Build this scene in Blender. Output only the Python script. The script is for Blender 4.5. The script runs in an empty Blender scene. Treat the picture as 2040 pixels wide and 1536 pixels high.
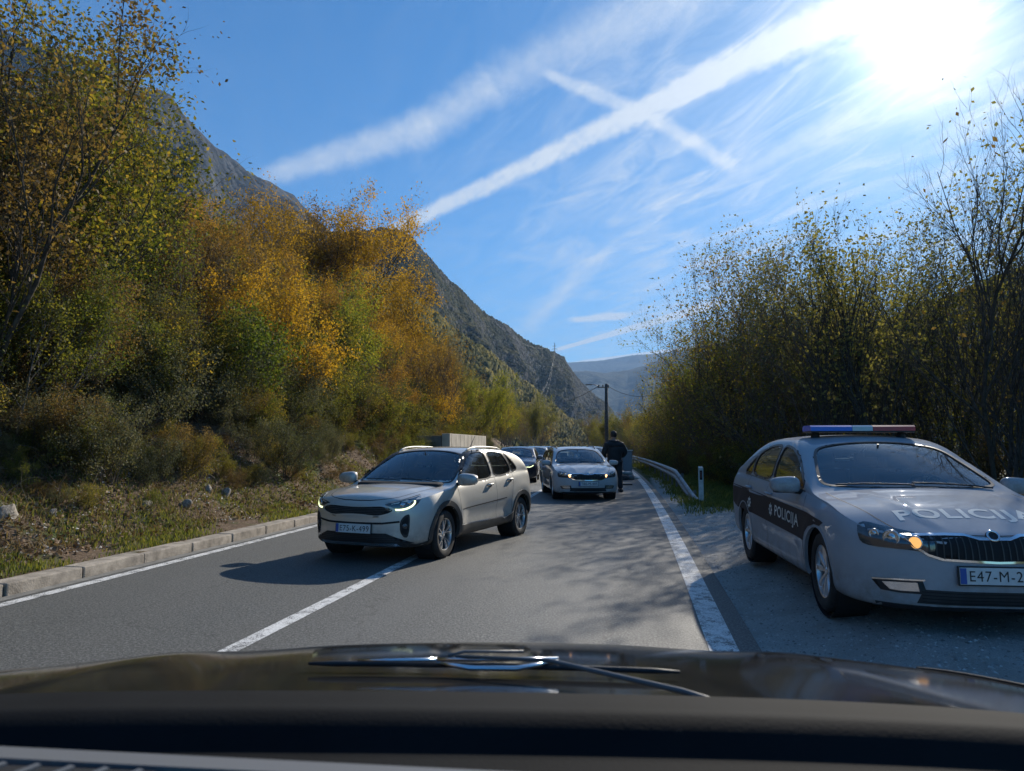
import bpy, bmesh, math, random
import numpy as np
from mathutils import Vector, Matrix
from mathutils.bvhtree import BVHTree
from mathutils.geometry import delaunay_2d_cdt

R = math.radians
sc = bpy.context.scene
col = sc.collection
rnd = random.Random(7)
nrs = np.random.RandomState(11)

# ------------------------------------------------------------------ camera
CAM_H, YAW, PITCH, FPX = 1.47, R(10.5), R(4.9), 1400.0
cam_data = bpy.data.cameras.new("camera")
cam = bpy.data.objects.new("camera", cam_data)
col.objects.link(cam)
cam.location = (0, 0, CAM_H)
cam.rotation_euler = (R(90) + PITCH, 0, YAW)
cam_data.sensor_width = 36.0
cam_data.lens = 36.0 * FPX / 2040.0
cam_data.clip_start = 0.05
cam_data.clip_end = 40000
sc.camera = cam

def ray(px, py):
    """direction in the world of a point of the picture (2040 x 1536)"""
    r, u = (px - 1020) / FPX, (768 - py) / FPX
    cp, sp, cy, sy = math.cos(PITCH), math.sin(PITCH), math.cos(YAW), math.sin(YAW)
    f, up = cp - u * sp, sp + u * cp
    return Vector((-f * sy + r * cy, f * cy + r * sy, up)).normalized()

# ------------------------------------------------------------------ sun and sky
SUN_DIR = ray(1835, 60)
SUN_EL = math.asin(SUN_DIR.z)
SUN_AZ = math.atan2(SUN_DIR.x, SUN_DIR.y)       # clockwise from +Y
sun_data = bpy.data.lights.new("sun", 'SUN')
sun_data.energy = 4.6
sun_data.angle = R(0.55)
sun_data.color = (1.0, 0.92, 0.80)
sun = bpy.data.objects.new("sun", sun_data)
col.objects.link(sun)
sun.rotation_euler = SUN_DIR.to_track_quat('Z', 'Y').to_euler()

sc.view_settings.view_transform = 'Standard'
sc.view_settings.look = 'None'
sc.view_settings.exposure = 0.85
sc.view_settings.gamma = 1.0
sc.view_settings.use_curve_mapping = False
sc.cycles.use_denoising = True
sc.cycles.max_bounces = 6
sc.cycles.diffuse_bounces = 3
sc.cycles.glossy_bounces = 3
sc.cycles.transmission_bounces = 4
sc.cycles.transparent_max_bounces = 10
sc.cycles.volume_bounces = 0
sc.cycles.sample_clamp_indirect = 4.0
sc.cycles.caustics_reflective = False
sc.cycles.caustics_refractive = False

class NT:
    """small helper to wire shader nodes"""
    def __init__(s, tree):
        s.t = tree
        s.t.nodes.clear()
    def n(s, kind, **kw):
        nd = s.t.nodes.new(kind)
        for k, v in kw.items():
            setattr(nd, k, v)
        return nd
    def put(s, sock, v):
        if hasattr(v, 'links') or isinstance(v, bpy.types.NodeSocket):
            s.t.links.new(v, sock)
        else:
            try:
                sock.default_value = v
            except Exception:
                sock.default_value = (v[0], v[1], v[2], 1.0)
    def m(s, op, a, b=0.0, c=0.0, clamp=False):
        nd = s.n('ShaderNodeMath', operation=op, use_clamp=clamp)
        s.put(nd.inputs[0], a); s.put(nd.inputs[1], b)
        if len(nd.inputs) > 2: s.put(nd.inputs[2], c)
        return nd.outputs[0]
    def vm(s, op, a, b=(0, 0, 0), c=None):
        nd = s.n('ShaderNodeVectorMath', operation=op)
        s.put(nd.inputs[0], a); s.put(nd.inputs[1], b)
        if c is not None: s.put(nd.inputs[3] if op == 'SCALE' else nd.inputs[2], c)
        return nd.outputs['Value'] if op in ('DOT_PRODUCT', 'LENGTH', 'DISTANCE') else nd.outputs[0]
    def noise(s, vec=None, scale=5.0, detail=4.0, rough=0.55, dist=0.0, color=False):
        nd = s.n('ShaderNodeTexNoise')
        if vec is not None: s.put(nd.inputs['Vector'], vec)
        nd.inputs['Scale'].default_value = scale
        nd.inputs['Detail'].default_value = detail
        nd.inputs['Roughness'].default_value = rough
        nd.inputs['Distortion'].default_value = dist
        return nd.outputs['Color'] if color else nd.outputs['Fac']
    def voro(s, vec=None, scale=5.0, out='Color', feature='F1'):
        nd = s.n('ShaderNodeTexVoronoi', feature=feature)
        if vec is not None: s.put(nd.inputs['Vector'], vec)
        nd.inputs['Scale'].default_value = scale
        return nd.outputs[out]
    def ramp(s, fac, stops, interp='LINEAR'):
        nd = s.n('ShaderNodeValToRGB')
        cr = nd.color_ramp
        cr.interpolation = interp
        while len(cr.elements) < len(stops): cr.elements.new(0.5)
        for e, (p, c) in zip(cr.elements, stops):
            e.position = p
            e.color = (c, c, c, 1) if isinstance(c, (int, float)) else (*c[:3], 1)
        s.put(nd.inputs[0], fac)
        return nd.outputs[0]
    def mix(s, fac, a, b, mode='MIX'):
        nd = s.n('ShaderNodeMix', data_type='RGBA', blend_type=mode)
        s.put(nd.inputs[0], fac); s.put(nd.inputs[6], a); s.put(nd.inputs[7], b)
        return nd.outputs[2]
    def smooth(s, v, a, b):
        nd = s.n('ShaderNodeMapRange', interpolation_type='SMOOTHSTEP')
        s.put(nd.inputs[0], v); s.put(nd.inputs[1], a); s.put(nd.inputs[2], b)
        return nd.outputs[0]
    def bump(s, h, strength=0.3, dist=0.01):
        nd = s.n('ShaderNodeBump')
        nd.inputs['Strength'].default_value = strength
        nd.inputs['Distance'].default_value = dist
        s.put(nd.inputs['Height'], h)
        return nd.outputs[0]
    def scale(s, vec, x, y, z):
        nd = s.n('ShaderNodeMapping')
        s.put(nd.inputs['Vector'], vec)
        nd.inputs['Scale'].default_value = (x, y, z)
        return nd.outputs[0]

world = bpy.data.worlds.new("World")
sc.world = world
world.use_nodes = True
world.cycles.sampling_method = 'MANUAL'
world.cycles.sample_map_resolution = 256
w = NT(world.node_tree)
tc = w.n('ShaderNodeTexCoord')
D = tc.outputs['Generated']
skyn = w.n('ShaderNodeTexSky', sky_type='NISHITA')
skyn.sun_disc = False
skyn.sun_elevation = SUN_EL
skyn.sun_rotation = SUN_AZ
skyn.altitude = 300
skyn.air_density = 1.0
skyn.dust_density = 0.25
skyn.ozone_density = 4.0
sep = w.n('ShaderNodeSeparateXYZ'); w.put(sep.inputs[0], D)
# the plane on which high cloud lies
zz = w.m('MAXIMUM', sep.outputs[2], 0.03)
plane = w.n('ShaderNodeCombineXYZ')
w.put(plane.inputs[0], w.m('DIVIDE', sep.outputs[0], zz)); w.put(plane.inputs[1], w.m('DIVIDE', sep.outputs[1], zz))
P = plane.outputs[0]
wob_c = w.noise(w.scale(D, 1, 1, 1), 32.0, 6.0, 0.72, color=True)
wobs = w.n('ShaderNodeSeparateColor'); w.put(wobs.inputs[0], wob_c)
streaks = w.noise(D, 60.0, 5.0, 0.65)
fray = w.noise(D, 14.0, 4.0, 0.6)

def trail(p0, p1, w0, w1, k, soft=0.6, fade0=0.02, fade1=0.02, ragged=1.0):
    a, b = ray(*p0), ray(*p1)
    n = a.cross(b).normalized(); c = n.cross(a)
    th = math.acos(max(-1, min(1, a.dot(b))))
    t = w.m('DIVIDE', w.m('ARCTAN2', w.vm('DOT_PRODUCT', D, tuple(c)), w.vm('DOT_PRODUCT', D, tuple(a))), th)
    d = w.vm('DOT_PRODUCT', D, tuple(n))
    wid = w.m('ADD', w0 / FPX, w.m('MULTIPLY', w.m('MAXIMUM', w.m('MINIMUM', t, 1.0), 0.0), (w1 - w0) / FPX))
    wv = w.m('MULTIPLY', w.m('SUBTRACT', wobs.outputs[0], 0.5), ragged * 1.3)
    dd = w.m('ABSOLUTE', w.m('ADD', w.m('DIVIDE', d, wid), wv))
    core = w.smooth(dd, 1.0 + soft * 0.5, 1.0 - soft)
    ends = w.m('MULTIPLY', w.smooth(t, -fade0, fade0), w.smooth(t, 1.0 + fade1, 1.0 - fade1))
    tex = w.m('ADD', 0.35, w.m('MULTIPLY', streaks, 1.15))
    return w.m('MULTIPLY', w.m('MULTIPLY', core, ends), w.m('MULTIPLY', tex, k))

cloud = None
TRAILS = [
    ((785, 458), (1275, 222), 15, 21, .80, .6, .06, .01), ((1270, 224), (1760, -12), 20, 38, .72, .6, .01, .05),
    ((530, 352), (865, 248), 20, 34, .55, .8, .10, .03), ((830, 266), (990, 160), 34, 36, .50, .9, .2, .1),
    ((965, 174), (1420, -40), 36, 46, .40, 1., .1, .1),
    ((1075, 140), (1290, 232), 11, 18, .52, .8, .15, .05), ((1285, 225), (1480, 346), 15, 15, .50, .8, .05, .30),
    ((1370, 400), (1450, 360), 4, 10, .36, .8, .3, .1), ((1435, 372), (1740, 195), 12, 26, .34, .8, .1, .25),
    ((1112, 696), (1420, 608), 3.5, 8.5, 1.5, .4, .03, .1, .25), ((1150, 722), (1420, 688), 3, 4, 1.3, .5, .2, .1, .25),
    ((1046, 655), (1200, 500), 18, 24, .42, 1., .25, .25), ((1075, 412), (1200, 376), 5, 6, .20, .9, .3, .3),
    ((1138, 637), (1245, 629), 6, 8, 1.1, .9, .15, .2), ((1075, 600), (1055, 670), 20, 16, .25, 1., .3, .3),
    ((1480, 330), (2100, 95), 18, 60, .22, 1., .15, .2),
]
for tr in TRAILS:
    c_ = trail(*tr)
    cloud = c_ if cloud is None else w.m('ADD', w.m('MAXIMUM', cloud, c_), w.m('MULTIPLY', w.m('MINIMUM', cloud, c_), 0.25))
# cirrus veil: combed wisps drawn out along one heading of the cloud plane
pa, pb = ray(1240, 470), ray(1600, 250)
al = Vector((pb.x / pb.z - pa.x / pa.z, pb.y / pb.z - pa.y / pa.z, 0)).normalized(); ac = Vector((-al.y, al.x, 0))
rot = w.n('ShaderNodeCombineXYZ')
w.put(rot.inputs[0], w.vm('DOT_PRODUCT', P, tuple(al * 0.8))); w.put(rot.inputs[1], w.vm('DOT_PRODUCT', P, tuple(ac * 2.5)))
cir = w.noise(rot.outputs[0], 2.3, 8.0, 0.66, 0.9)
big = w.noise(w.scale(P, 1, 1, 1), 0.55, 2.0, 0.5, 0.4)
east = w.smooth(w.vm('DOT_PRODUCT', D, tuple(ray(1900, 420))), 0.80, 1.0)
low = w.smooth(w.vm('DOT_PRODUCT', D, tuple(ray(1200, 560))), 0.90, 1.0)
reg = w.m('ADD', w.m('ADD', 0.05, w.m('MULTIPLY', east, 0.85)), w.m('MULTIPLY', low, 0.17))
veil = w.m('MULTIPLY', w.smooth(w.m('MULTIPLY', cir, w.m('ADD', 0.62, w.m('MULTIPLY', big, 0.75))), 0.34, 0.86), reg)
veil = w.m('ADD', w.m('MULTIPLY', veil, 0.9), w.m('MULTIPLY', east, 0.15))
cloud = w.m('ADD', cloud, veil)
cloud = w.m('MINIMUM', cloud, 0.92)
gl = w.vm('DOT_PRODUCT', D, tuple(SUN_DIR))
ang = w.m('ARCCOSINE', w.m('MINIMUM', gl, 0.99999))
near = w.m('EXPONENT', w.m('MULTIPLY', w.m('POWER', w.m('DIVIDE', ang, 0.050), 1.7), -1.0))
wide = w.m('EXPONENT', w.m('DIVIDE', ang, -0.17))
skyc = w.mix(1.0, skyn.outputs[0], (0.47, 0.76, 0.93, 1), 'MULTIPLY')
hs = w.n('ShaderNodeHueSaturation'); hs.inputs['Saturation'].default_value = 1.12
w.put(hs.inputs['Color'], skyc)
bright = w.m('ADD', 6.3, w.m('MULTIPLY', wide, 7.0))
cl = w.vm('SCALE', (0.90, 0.955, 1.0), (0, 0, 0), bright)
skymix = w.mix(cloud, hs.outputs[0], cl)
glowv = w.m('ADD', w.m('MULTIPLY', near, 15.0), w.m('MULTIPLY', w.m('MULTIPLY', wide, wide), 2.4))
glow = w.vm('SCALE', (1.0, 0.95, 0.86), (0, 0, 0), glowv)
tot = w.vm('ADD', skymix, glow)
bg = w.n('ShaderNodeBackground'); w.put(bg.inputs[0], tot); bg.inputs[1].default_value = 0.078
wo = w.n('ShaderNodeOutputWorld'); w.put(wo.inputs[0], bg.outputs[0])

# ------------------------------------------------------------------ helpers for objects
def tag(o, label=None, cat=None, group=None, kind=None):
    if label: o['label'] = label
    if cat: o['category'] = cat
    if group: o['group'] = group
    if kind: o['kind'] = kind
    return o

def mesh_np(name, verts, faces, mats=(), smooth=False, parent=None, midx=None, link=True):
    me = bpy.data.meshes.new(name)
    verts = np.asarray(verts, dtype=np.float32)
    if isinstance(faces, np.ndarray):
        nf, k = faces.shape
        me.vertices.add(len(verts)); me.vertices.foreach_set('co', verts.ravel())
        me.loops.add(nf * k); me.loops.foreach_set('vertex_index', faces.ravel().astype(np.int32))
        me.polygons.add(nf)
        me.polygons.foreach_set('loop_start', np.arange(0, nf * k, k, dtype=np.int32))
        me.polygons.foreach_set('loop_total', np.full(nf, k, dtype=np.int32))
        me.update(calc_edges=True)
    else:
        me.from_pydata([tuple(map(float, v)) for v in verts], [], faces)
        me.update()
    for m_ in (mats if isinstance(mats, (list, tuple)) else [mats]):
        me.materials.append(m_)
    if midx is not None:
        me.polygons.foreach_set('material_index', np.asarray(midx, dtype=np.int32))
    if smooth:
        me.polygons.foreach_set('use_smooth', np.ones(len(me.polygons), dtype=bool))
    me.validate()
    if not link: return me
    o = bpy.data.objects.new(name, me)
    col.objects.link(o)
    if parent: o.parent = parent
    return o

def empty(name, loc=(0, 0, 0), rz=0.0, rx=0.0, ry=0.0):
    o = bpy.data.objects.new(name, None)
    o.empty_display_size = 0.2
    o.location = loc; o.rotation_euler = (rx, ry, rz)
    col.objects.link(o)
    return o

class MB:
    """collects simple solids into one mesh"""
    def __init__(s): s.v = []; s.f = []; s.mi = []
    def add(s, vs, fs, mi=0):
        o = len(s.v)
        s.v += [tuple(v) for v in vs]; s.f += [tuple(i + o for i in f) for f in fs]; s.mi += [mi] * len(fs)
    def box(s, c, d, rot=None, mi=0, bev=0.0):
        if bev > 0:
            bm = bmesh.new(); bmesh.ops.create_cube(bm, size=1.0)
            for v in bm.verts: v.co = Vector((v.co.x * d[0], v.co.y * d[1], v.co.z * d[2]))
            bmesh.ops.bevel(bm, geom=bm.edges[:], offset=bev, segments=2, affect='EDGES', profile=0.6)
            vs = [v.co.copy() for v in bm.verts]; fs = [[v.index for v in f.verts] for f in bm.faces]
            bm.verts.index_update(); bm.free()
        else:
            vs = [Vector((x * d[0] / 2, y * d[1] / 2, z * d[2] / 2)) for x in (-1, 1) for y in (-1, 1) for z in (-1, 1)]
            fs = [(0, 1, 3, 2), (4, 6, 7, 5), (0, 4, 5, 1), (2, 3, 7, 6), (0, 2, 6, 4), (1, 5, 7, 3)]
        if rot is not None: vs = [rot @ v for v in vs]
        s.add([v + Vector(c) for v in vs], fs, mi)
        return s
    def tube(s, pts, rads, n=8, mi=0, cap=True):
        pts = [Vector(p) for p in pts]
        if isinstance(rads, (int, float)): rads = [rads] * len(pts)
        vs = []; fs = []
        ref = None
        for i, p in enumerate(pts):
            t = (pts[min(i + 1, len(pts) - 1)] - pts[max(i - 1, 0)])
            if t.length < 1e-9: t = Vector((0, 0, 1))
            t.normalize()
            if ref is None: ref = Vector((0, 0, 1)) if abs(t.z) < 0.9 else Vector((1, 0, 0))
            a = t.cross(ref).normalized(); b = t.cross(a)
            ref = ref if abs(t.dot(ref)) < 0.95 else a
            for k in range(n):
                q = 2 * math.pi * k / n
                vs.append(p + (a * math.cos(q) + b * math.sin(q)) * rads[i])
        for i in range(len(pts) - 1):
            for k in range(n):
                k2 = (k + 1) % n
                fs.append((i * n + k, i * n + k2, (i + 1) * n + k2, (i + 1) * n + k))
        if cap:
            fs.append(tuple(range(n - 1, -1, -1))); fs.append(tuple(range((len(pts) - 1) * n, len(pts) * n)))
        s.add(vs, fs, mi)
        return s
    def lathe(s, prof, axis='y', n=40, mi=0, origin=(0, 0, 0)):
        """prof: (radius, offset along axis) closed ring of points"""
        vs = []; fs = []; m_ = len(prof)
        for k in range(n):
            q = 2 * math.pi * k / n; cq, sq = math.cos(q), math.sin(q)
            for r, h in prof:
                if axis == 'y': v = (r * cq, h, r * sq)
                elif axis == 'x': v = (h, r * cq, r * sq)
                else: v = (r * cq, r * sq, h)
                vs.append(Vector(v) + Vector(origin))
        for k in range(n):
            k2 = (k + 1) % n
            for j in range(m_ - 1):
                fs.append((k * m_ + j, k * m_ + j + 1, k2 * m_ + j + 1, k2 * m_ + j))
        s.add(vs, fs, mi)
        return s
    def build(s, name, mats, parent=None, smooth=False, fix=True):
        o = mesh_np(name, s.v, s.f, mats, smooth, parent, s.mi if s.f else None)
        if fix:
            bm = bmesh.new(); bm.from_mesh(o.data)
            bmesh.ops.recalc_face_normals(bm, faces=bm.faces[:]); bm.to_mesh(o.data); bm.free()
        return o

def edge_split_smooth(o, ang=35):
    o.data.shade_smooth()
    me = o.data
    bm = bmesh.new(); bm.from_mesh(me)
    for e in bm.edges:
        if len(e.link_faces) == 2 and e.calc_face_angle(0) > R(ang): e.smooth = False
    bm.to_mesh(me); bm.free()
    return o

def mat(name, color=(0.5, 0.5, 0.5), rough=0.6, metal=0.0, spec=0.5, coat=0.0, emit=None, estr=0.0, var=0.0, vscale=3.0, bump=0.0, bscale=40.0, alpha=None, coatr=0.03, trans=0.0):
    m_ = bpy.data.materials.new(name); m_.use_nodes = True
    t = NT(m_.node_tree)
    b = t.n('ShaderNodeBsdfPrincipled'); o = t.n('ShaderNodeOutputMaterial'); t.put(o.inputs[0], b.outputs[0])
    c = (*color, 1)
    obj = t.n('ShaderNodeTexCoord').outputs['Object']
    if var > 0:
        f = t.noise(obj, vscale, 5.0, 0.6)
        lo = tuple(x * (1 - var) for x in color); hi = tuple(min(1, x * (1 + var)) for x in color)
        t.put(b.inputs['Base Color'], t.ramp(f, [(0.3, lo), (0.7, hi)]))
    else:
        b.inputs['Base Color'].default_value = c
    b.inputs['Roughness'].default_value = rough; b.inputs['Metallic'].default_value = metal
    b.inputs['Specular IOR Level'].default_value = spec
    b.inputs['Coat Weight'].default_value = coat; b.inputs['Coat Roughness'].default_value = coatr
    b.inputs['Transmission Weight'].default_value = trans
    if emit: b.inputs['Emission Color'].default_value = (*emit, 1); b.inputs['Emission Strength'].default_value = estr
    if bump > 0: t.put(b.inputs['Normal'], t.bump(t.noise(obj, bscale, 4.0, 0.6), bump, 0.01))
    return m_

def fnoise(x, y, seed=0, octs=4):
    """cheap smooth noise on numpy arrays"""
    r = np.random.RandomState(seed); out = 0; amp = 1.0; f = 1.0
    for o_ in range(octs):
        for k in range(3):
            a = r.uniform(0, 2 * math.pi); p = r.uniform(0, 6.28); q = r.uniform(0.7, 1.3)
            b = r.uniform(0, 6.28)
            out = out + amp * 0.4 * np.sin((x * math.cos(a) + y * math.sin(a)) * f * q + p + 1.3 * np.sin((x * math.cos(b) - y * math.sin(b)) * f * 0.6 + p * 2))
        amp *= 0.52; f *= 2.05
    return out
# ------------------------------------------------------------------ land and road
def road_c(y):
    y = np.asarray(y, dtype=float)
    yy = np.clip(y, 0, 170)
    return -yy * yy / 1400.0 - np.maximum(y - 170, 0) * (170 / 700.0)

def smooth01(t):
    t = np.clip(t, 0, 1); return t * t * (3 - 2 * t)

def land_h(s, y):
    s = np.asarray(s, dtype=float); y = np.asarray(y, dtype=float)
    t = np.maximum(-s - 7.3, 0)
    fade = 1 - 0.75 * smooth01((y - 46) / 45.0)
    fade = fade * (1 - 0.9 * smooth01((y - 130) / 200))
    rise = 0.72 * np.minimum(t, 24) + 0.35 * np.clip(t - 24, 0, 60)
    rough_ = smooth01(t / 2.0) * (0.30 * fnoise(s * 0.9, y * 0.9, 3, 4) + 0.07 * fnoise(s * 5, y * 5, 5, 3))
    left = 0.11 + 0.10 * smooth01((-s - 6.4) / 0.9) + rise * fade + rough_
    left = left + 0.018 * fnoise(s * 7, y * 7, 8, 3)
    u = s - 0.82
    layby = 1 - smooth01((y - 11.5) / 4.0)
    right = -0.016 + 0.015 * fnoise(s * 3, y * 3, 12, 3) * smooth01(u / 1.0) + 0.056 * smooth01(u / 1.2) \
        - 0.10 * smooth01((u - 1.0) / 2.5) * (1 - layby)
    right = right + 0.12 * smooth01((u - 0.1) / 1.0) * (1 - smooth01((y - 9.5) / 5.0))
    right = right - 0.28 * np.clip(s - 7.5, 0, 14) - 0.02 * np.clip(s - 22, 0, 400)
    h = np.where(s < -6.2, left, np.where(s > 0.81, right, -0.03))
    return h

def lin(a, b, st): return list(np.arange(a, b, st))
S_ = [-900, -600, -400, -250, -160, -110, -80, -60, -48, -40] + lin(-34, -18, 1.0) + lin(-18, -7.4, 0.16) + lin(-7.4, -6.36, 0.08) + [-6.32, -6.21, -6.19, -3, 0.0, 0.78, 0.82] \
    + lin(0.86, 7.5, 0.13) + lin(7.6, 22, 1.0) + [26, 34, 50, 80, 120, 200, 350, 600, 900]
Y_ = [-200, -80, -40, -20, -10, -6] + lin(-4, 26, 0.17) + lin(26, 60, 0.4) + lin(60, 130, 1.5) + lin(130, 320, 8) + lin(320, 1000, 50) + lin(1000, 9001, 500)
S_, Y_ = np.array(S_), np.array(Y_)
SS, YY = np.meshgrid(S_, Y_)
HH = land_h(SS, YY)
V = np.stack([SS + road_c(YY), YY, HH], -1).reshape(-1, 3)
ns, ny = len(S_), len(Y_)
ii = np.arange((ny - 1) * (ns - 1)); r_, c_ = ii // (ns - 1), ii % (ns - 1)
F = np.stack([r_ * ns + c_, r_ * ns + c_ + 1, (r_ + 1) * ns + c_ + 1, (r_ + 1) * ns + c_], -1)

m_ground = bpy.data.materials.new("earth"); m_ground.use_nodes = True
t = NT(m_ground.node_tree)
obj = t.n('ShaderNodeTexCoord').outputs['Object']
sx = t.n('ShaderNodeSeparateXYZ'); t.put(sx.inputs[0], obj)
b = t.n('ShaderNodeBsdfPrincipled'); o = t.n('ShaderNodeOutputMaterial'); t.put(o.inputs[0], b.outputs[0])
n1 = t.noise(obj, 1.1, 6.0, 0.65); n2 = t.noise(obj, 22.0, 5.0, 0.7); n3 = t.voro(obj, 28.0, 'Color')
soil = t.ramp(n2, [(0.30, (0.045, 0.034, 0.024)), (0.5, (0.13, 0.095, 0.066)), (0.68, (0.25, 0.195, 0.14))])
litter = t.mix(0.5, t.ramp(n3, [(0.0, (0.08, 0.05, 0.03)), (0.5, (0.20, 0.13, 0.08)), (1.0, (0.33, 0.24, 0.16))]), soil)
mossy = t.ramp(n2, [(0.3, (0.03, 0.045, 0.012)), (0.7, (0.11, 0.14, 0.045))])
leftc = t.mix(t.smooth(n1, 0.50, 0.62), litter, mossy)
# pale crushed limestone of the lay-by
g1 = t.voro(obj, 70.0, 'Color'); g2 = t.noise(obj, 150.0, 4.0, 0.7); g3 = t.noise(obj, 1.7, 4.0, 0.6)
grav = t.ramp(g2, [(0.32, (0.28, 0.27, 0.245)), (0.5, (0.48, 0.465, 0.43)), (0.68, (0.70, 0.68, 0.64))])
grav = t.mix(0.35, grav, t.ramp(g1, [(0, (0.16, 0.15, 0.135)), (1, (0.58, 0.56, 0.52))]))
grav = t.mix(t.smooth(g3, 0.35, 0.65), grav, t.mix(0.75, grav, (0.33, 0.31, 0.275, 1)))
right = t.m('ADD', sx.outputs[0], t.m('MULTIPLY', t.m('SUBTRACT', n1, 0.5), 1.4))
ylim = t.m('ADD', sx.outputs[1], t.m('MULTIPLY', t.m('SUBTRACT', t.noise(obj, 0.9, 4.0, 0.6), 0.5), 4.0))
edge = t.m('SUBTRACT', right, t.m('MULTIPLY', t.smooth(ylim, 9.8, 17.5), -2.6))
isg = t.m('MULTIPLY', t.smooth(sx.outputs[0], 0.2, 0.5), t.smooth(edge, 4.9, 3.9))
rightbase = t.mix(t.smooth(n1, 0.35, 0.5), litter, mossy)
isright = t.smooth(sx.outputs[0], -1.5, -1.2)
colr = t.mix(isright, leftc, rightbase)
colr = t.mix(isg, colr, grav)
far = t.smooth(sx.outputs[1], 120.0, 300.0)
colr = t.mix(far, colr, t.ramp(t.noise(obj, 0.03, 6.0, 0.7), [(0.35, (0.035, 0.045, 0.015)), (0.6, (0.10, 0.09, 0.035))]))
t.put(b.inputs['Base Color'], colr); b.inputs['Roughness'].default_value = 0.95
b.inputs['Specular IOR Level'].default_value = 0.2
t.put(b.inputs['Normal'], t.bump(t.m('ADD', t.noise(obj, 60.0, 5.0, 0.7), t.m('MULTIPLY', n3, 0.5)), 0.9, 0.03))
ground = mesh_np("ground", V, F, m_ground, smooth=True)
tag(ground, kind='structure')

def strip(name, s0, s1, y0, y1, z, m_, step=1.0, gap=None, kind='structure'):
    ys = np.arange(y0, y1 + step, step); v = []; f = []
    for i, y in enumerate(ys):
        c = float(road_c(y)); v += [(s0 + c, y, z), (s1 + c, y, z)]
        if i and not (gap and gap(0.5 * (ys[i - 1] + y))): f.append((2 * i - 2, 2 * i - 1, 2 * i + 1, 2 * i))
    o_ = mesh_np(name, v, f, m_); tag(o_, kind=kind); return o_

def asphalt_mat():
    m_ = bpy.data.materials.new("asphalt"); m_.use_nodes = True
    t = NT(m_.node_tree)
    obj = t.n('ShaderNodeTexCoord').outputs['Object']
    b = t.n('ShaderNodeBsdfPrincipled'); o = t.n('ShaderNodeOutputMaterial'); t.put(o.inputs[0], b.outputs[0])
    sp = t.noise(obj, 48.0, 4.0, 0.8); vo = t.voro(obj, 95.0, 'Color')
    c1 = t.ramp(sp, [(0.38, (0.020, 0.021, 0.019)), (0.50, (0.080, 0.083, 0.077)), (0.62, (0.28, 0.283, 0.265))])
    c2 = t.ramp(vo, [(0.2, (0.035, 0.036, 0.034)), (0.75, (0.12, 0.122, 0.115)), (1.0, (0.30, 0.30, 0.28))])
    c = t.mix(0.45, c1, c2)
    pat = t.noise(t.scale(obj, 1.0, 0.22, 1.0), 1.1, 5.0, 0.6); pat0 = t.noise(obj, 0.5, 3.0, 0.6)
    trk = t.n('ShaderNodeSeparateXYZ'); t.put(trk.inputs[0], obj)
    tr_ = t.m('MULTIPLY', t.smooth(t.m('ABSOLUTE', t.m('SUBTRACT', t.m('ABSOLUTE', t.m('ADD', trk.outputs[0], t.m('ADD', 1.25, t.m('MULTIPLY', pat0, 0.35)))), 0.80)), 0.34, 0.05), 0.30)
    c = t.mix(tr_, c, (0.135, 0.135, 0.128, 1))
    c = t.mix(t.ramp(pat, [(0.35, 0.0), (0.7, 0.35)]), c, (0.10, 0.10, 0.097, 1))
    # dark hairline cracks
    cr = t.voro(t.vm('ADD', obj, t.vm('SCALE', t.noise(obj, 2.5, 3.0, 0.6, color=True), (0, 0, 0), 0.5)), 0.32, 'Distance', 'DISTANCE_TO_EDGE')
    c = t.mix(t.m('MULTIPLY', t.smooth(cr, 0.004, 0.001), 0.30), c, (0.014, 0.014, 0.014, 1))
    t.put(b.inputs['Base Color'], c)
    t.put(b.inputs['Roughness'], t.ramp(pat, [(0.3, 0.58), (0.7, 0.74)]))
    b.inputs['Specular IOR Level'].default_value = 0.42
    t.put(b.inputs['Normal'], t.bump(t.m('ADD', sp, t.m('MULTIPLY', vo, 0.5)), 0.75, 0.006))
    return m_
m_asph = asphalt_mat()
strip("road", -6.12, 0.84, -25, 420, 0.0, m_asph)

def paint_mat(name, wear):
    m_ = bpy.data.materials.new(name); m_.use_nodes = True
    t = NT(m_.node_tree)
    obj = t.n('ShaderNodeTexCoord').outputs['Object']
    b = t.n('ShaderNodeBsdfPrincipled'); o = t.n('ShaderNodeOutputMaterial'); t.put(o.inputs[0], b.outputs[0])
    f = t.m('ADD', t.m('MULTIPLY', t.noise(obj, 90.0, 4.0, 0.8), 0.55), t.m('MULTIPLY', t.noise(obj, 6.0, 5.0, 0.7), 0.45))
    g = t.noise(obj, 40.0, 3.0, 0.6)
    c = t.ramp(g, [(0.3, (0.55, 0.55, 0.53)), (0.7, (0.80, 0.80, 0.78))])
    c = t.mix(t.smooth(f, wear, wear - 0.06), c, (0.085, 0.086, 0.084, 1))
    t.put(b.inputs['Base Color'], c); b.inputs['Roughness'].default_value = 0.6
    t.put(b.inputs['Normal'], t.bump(f, 0.5, 0.005))
    return m_
m_paint = paint_mat("road_paint", 0.505); m_paint2 = paint_mat("worn_paint", 0.50)
strip("gutter", -6.12, -5.97, -12, 120, 0.004, mat("old_concrete", (0.17, 0.165, 0.15), 0.9, var=0.4, vscale=5, bump=0.4))
strip("edge_line_marking", 0.47, 0.68, -10, 160, 0.004, m_paint)
strip("kerb_line_marking", -5.90, -5.76, -12, 160, 0.004, m_paint2)
strip("centre_line_marking", -3.00, -2.86, -10, 160, 0.004, m_paint2)

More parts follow.
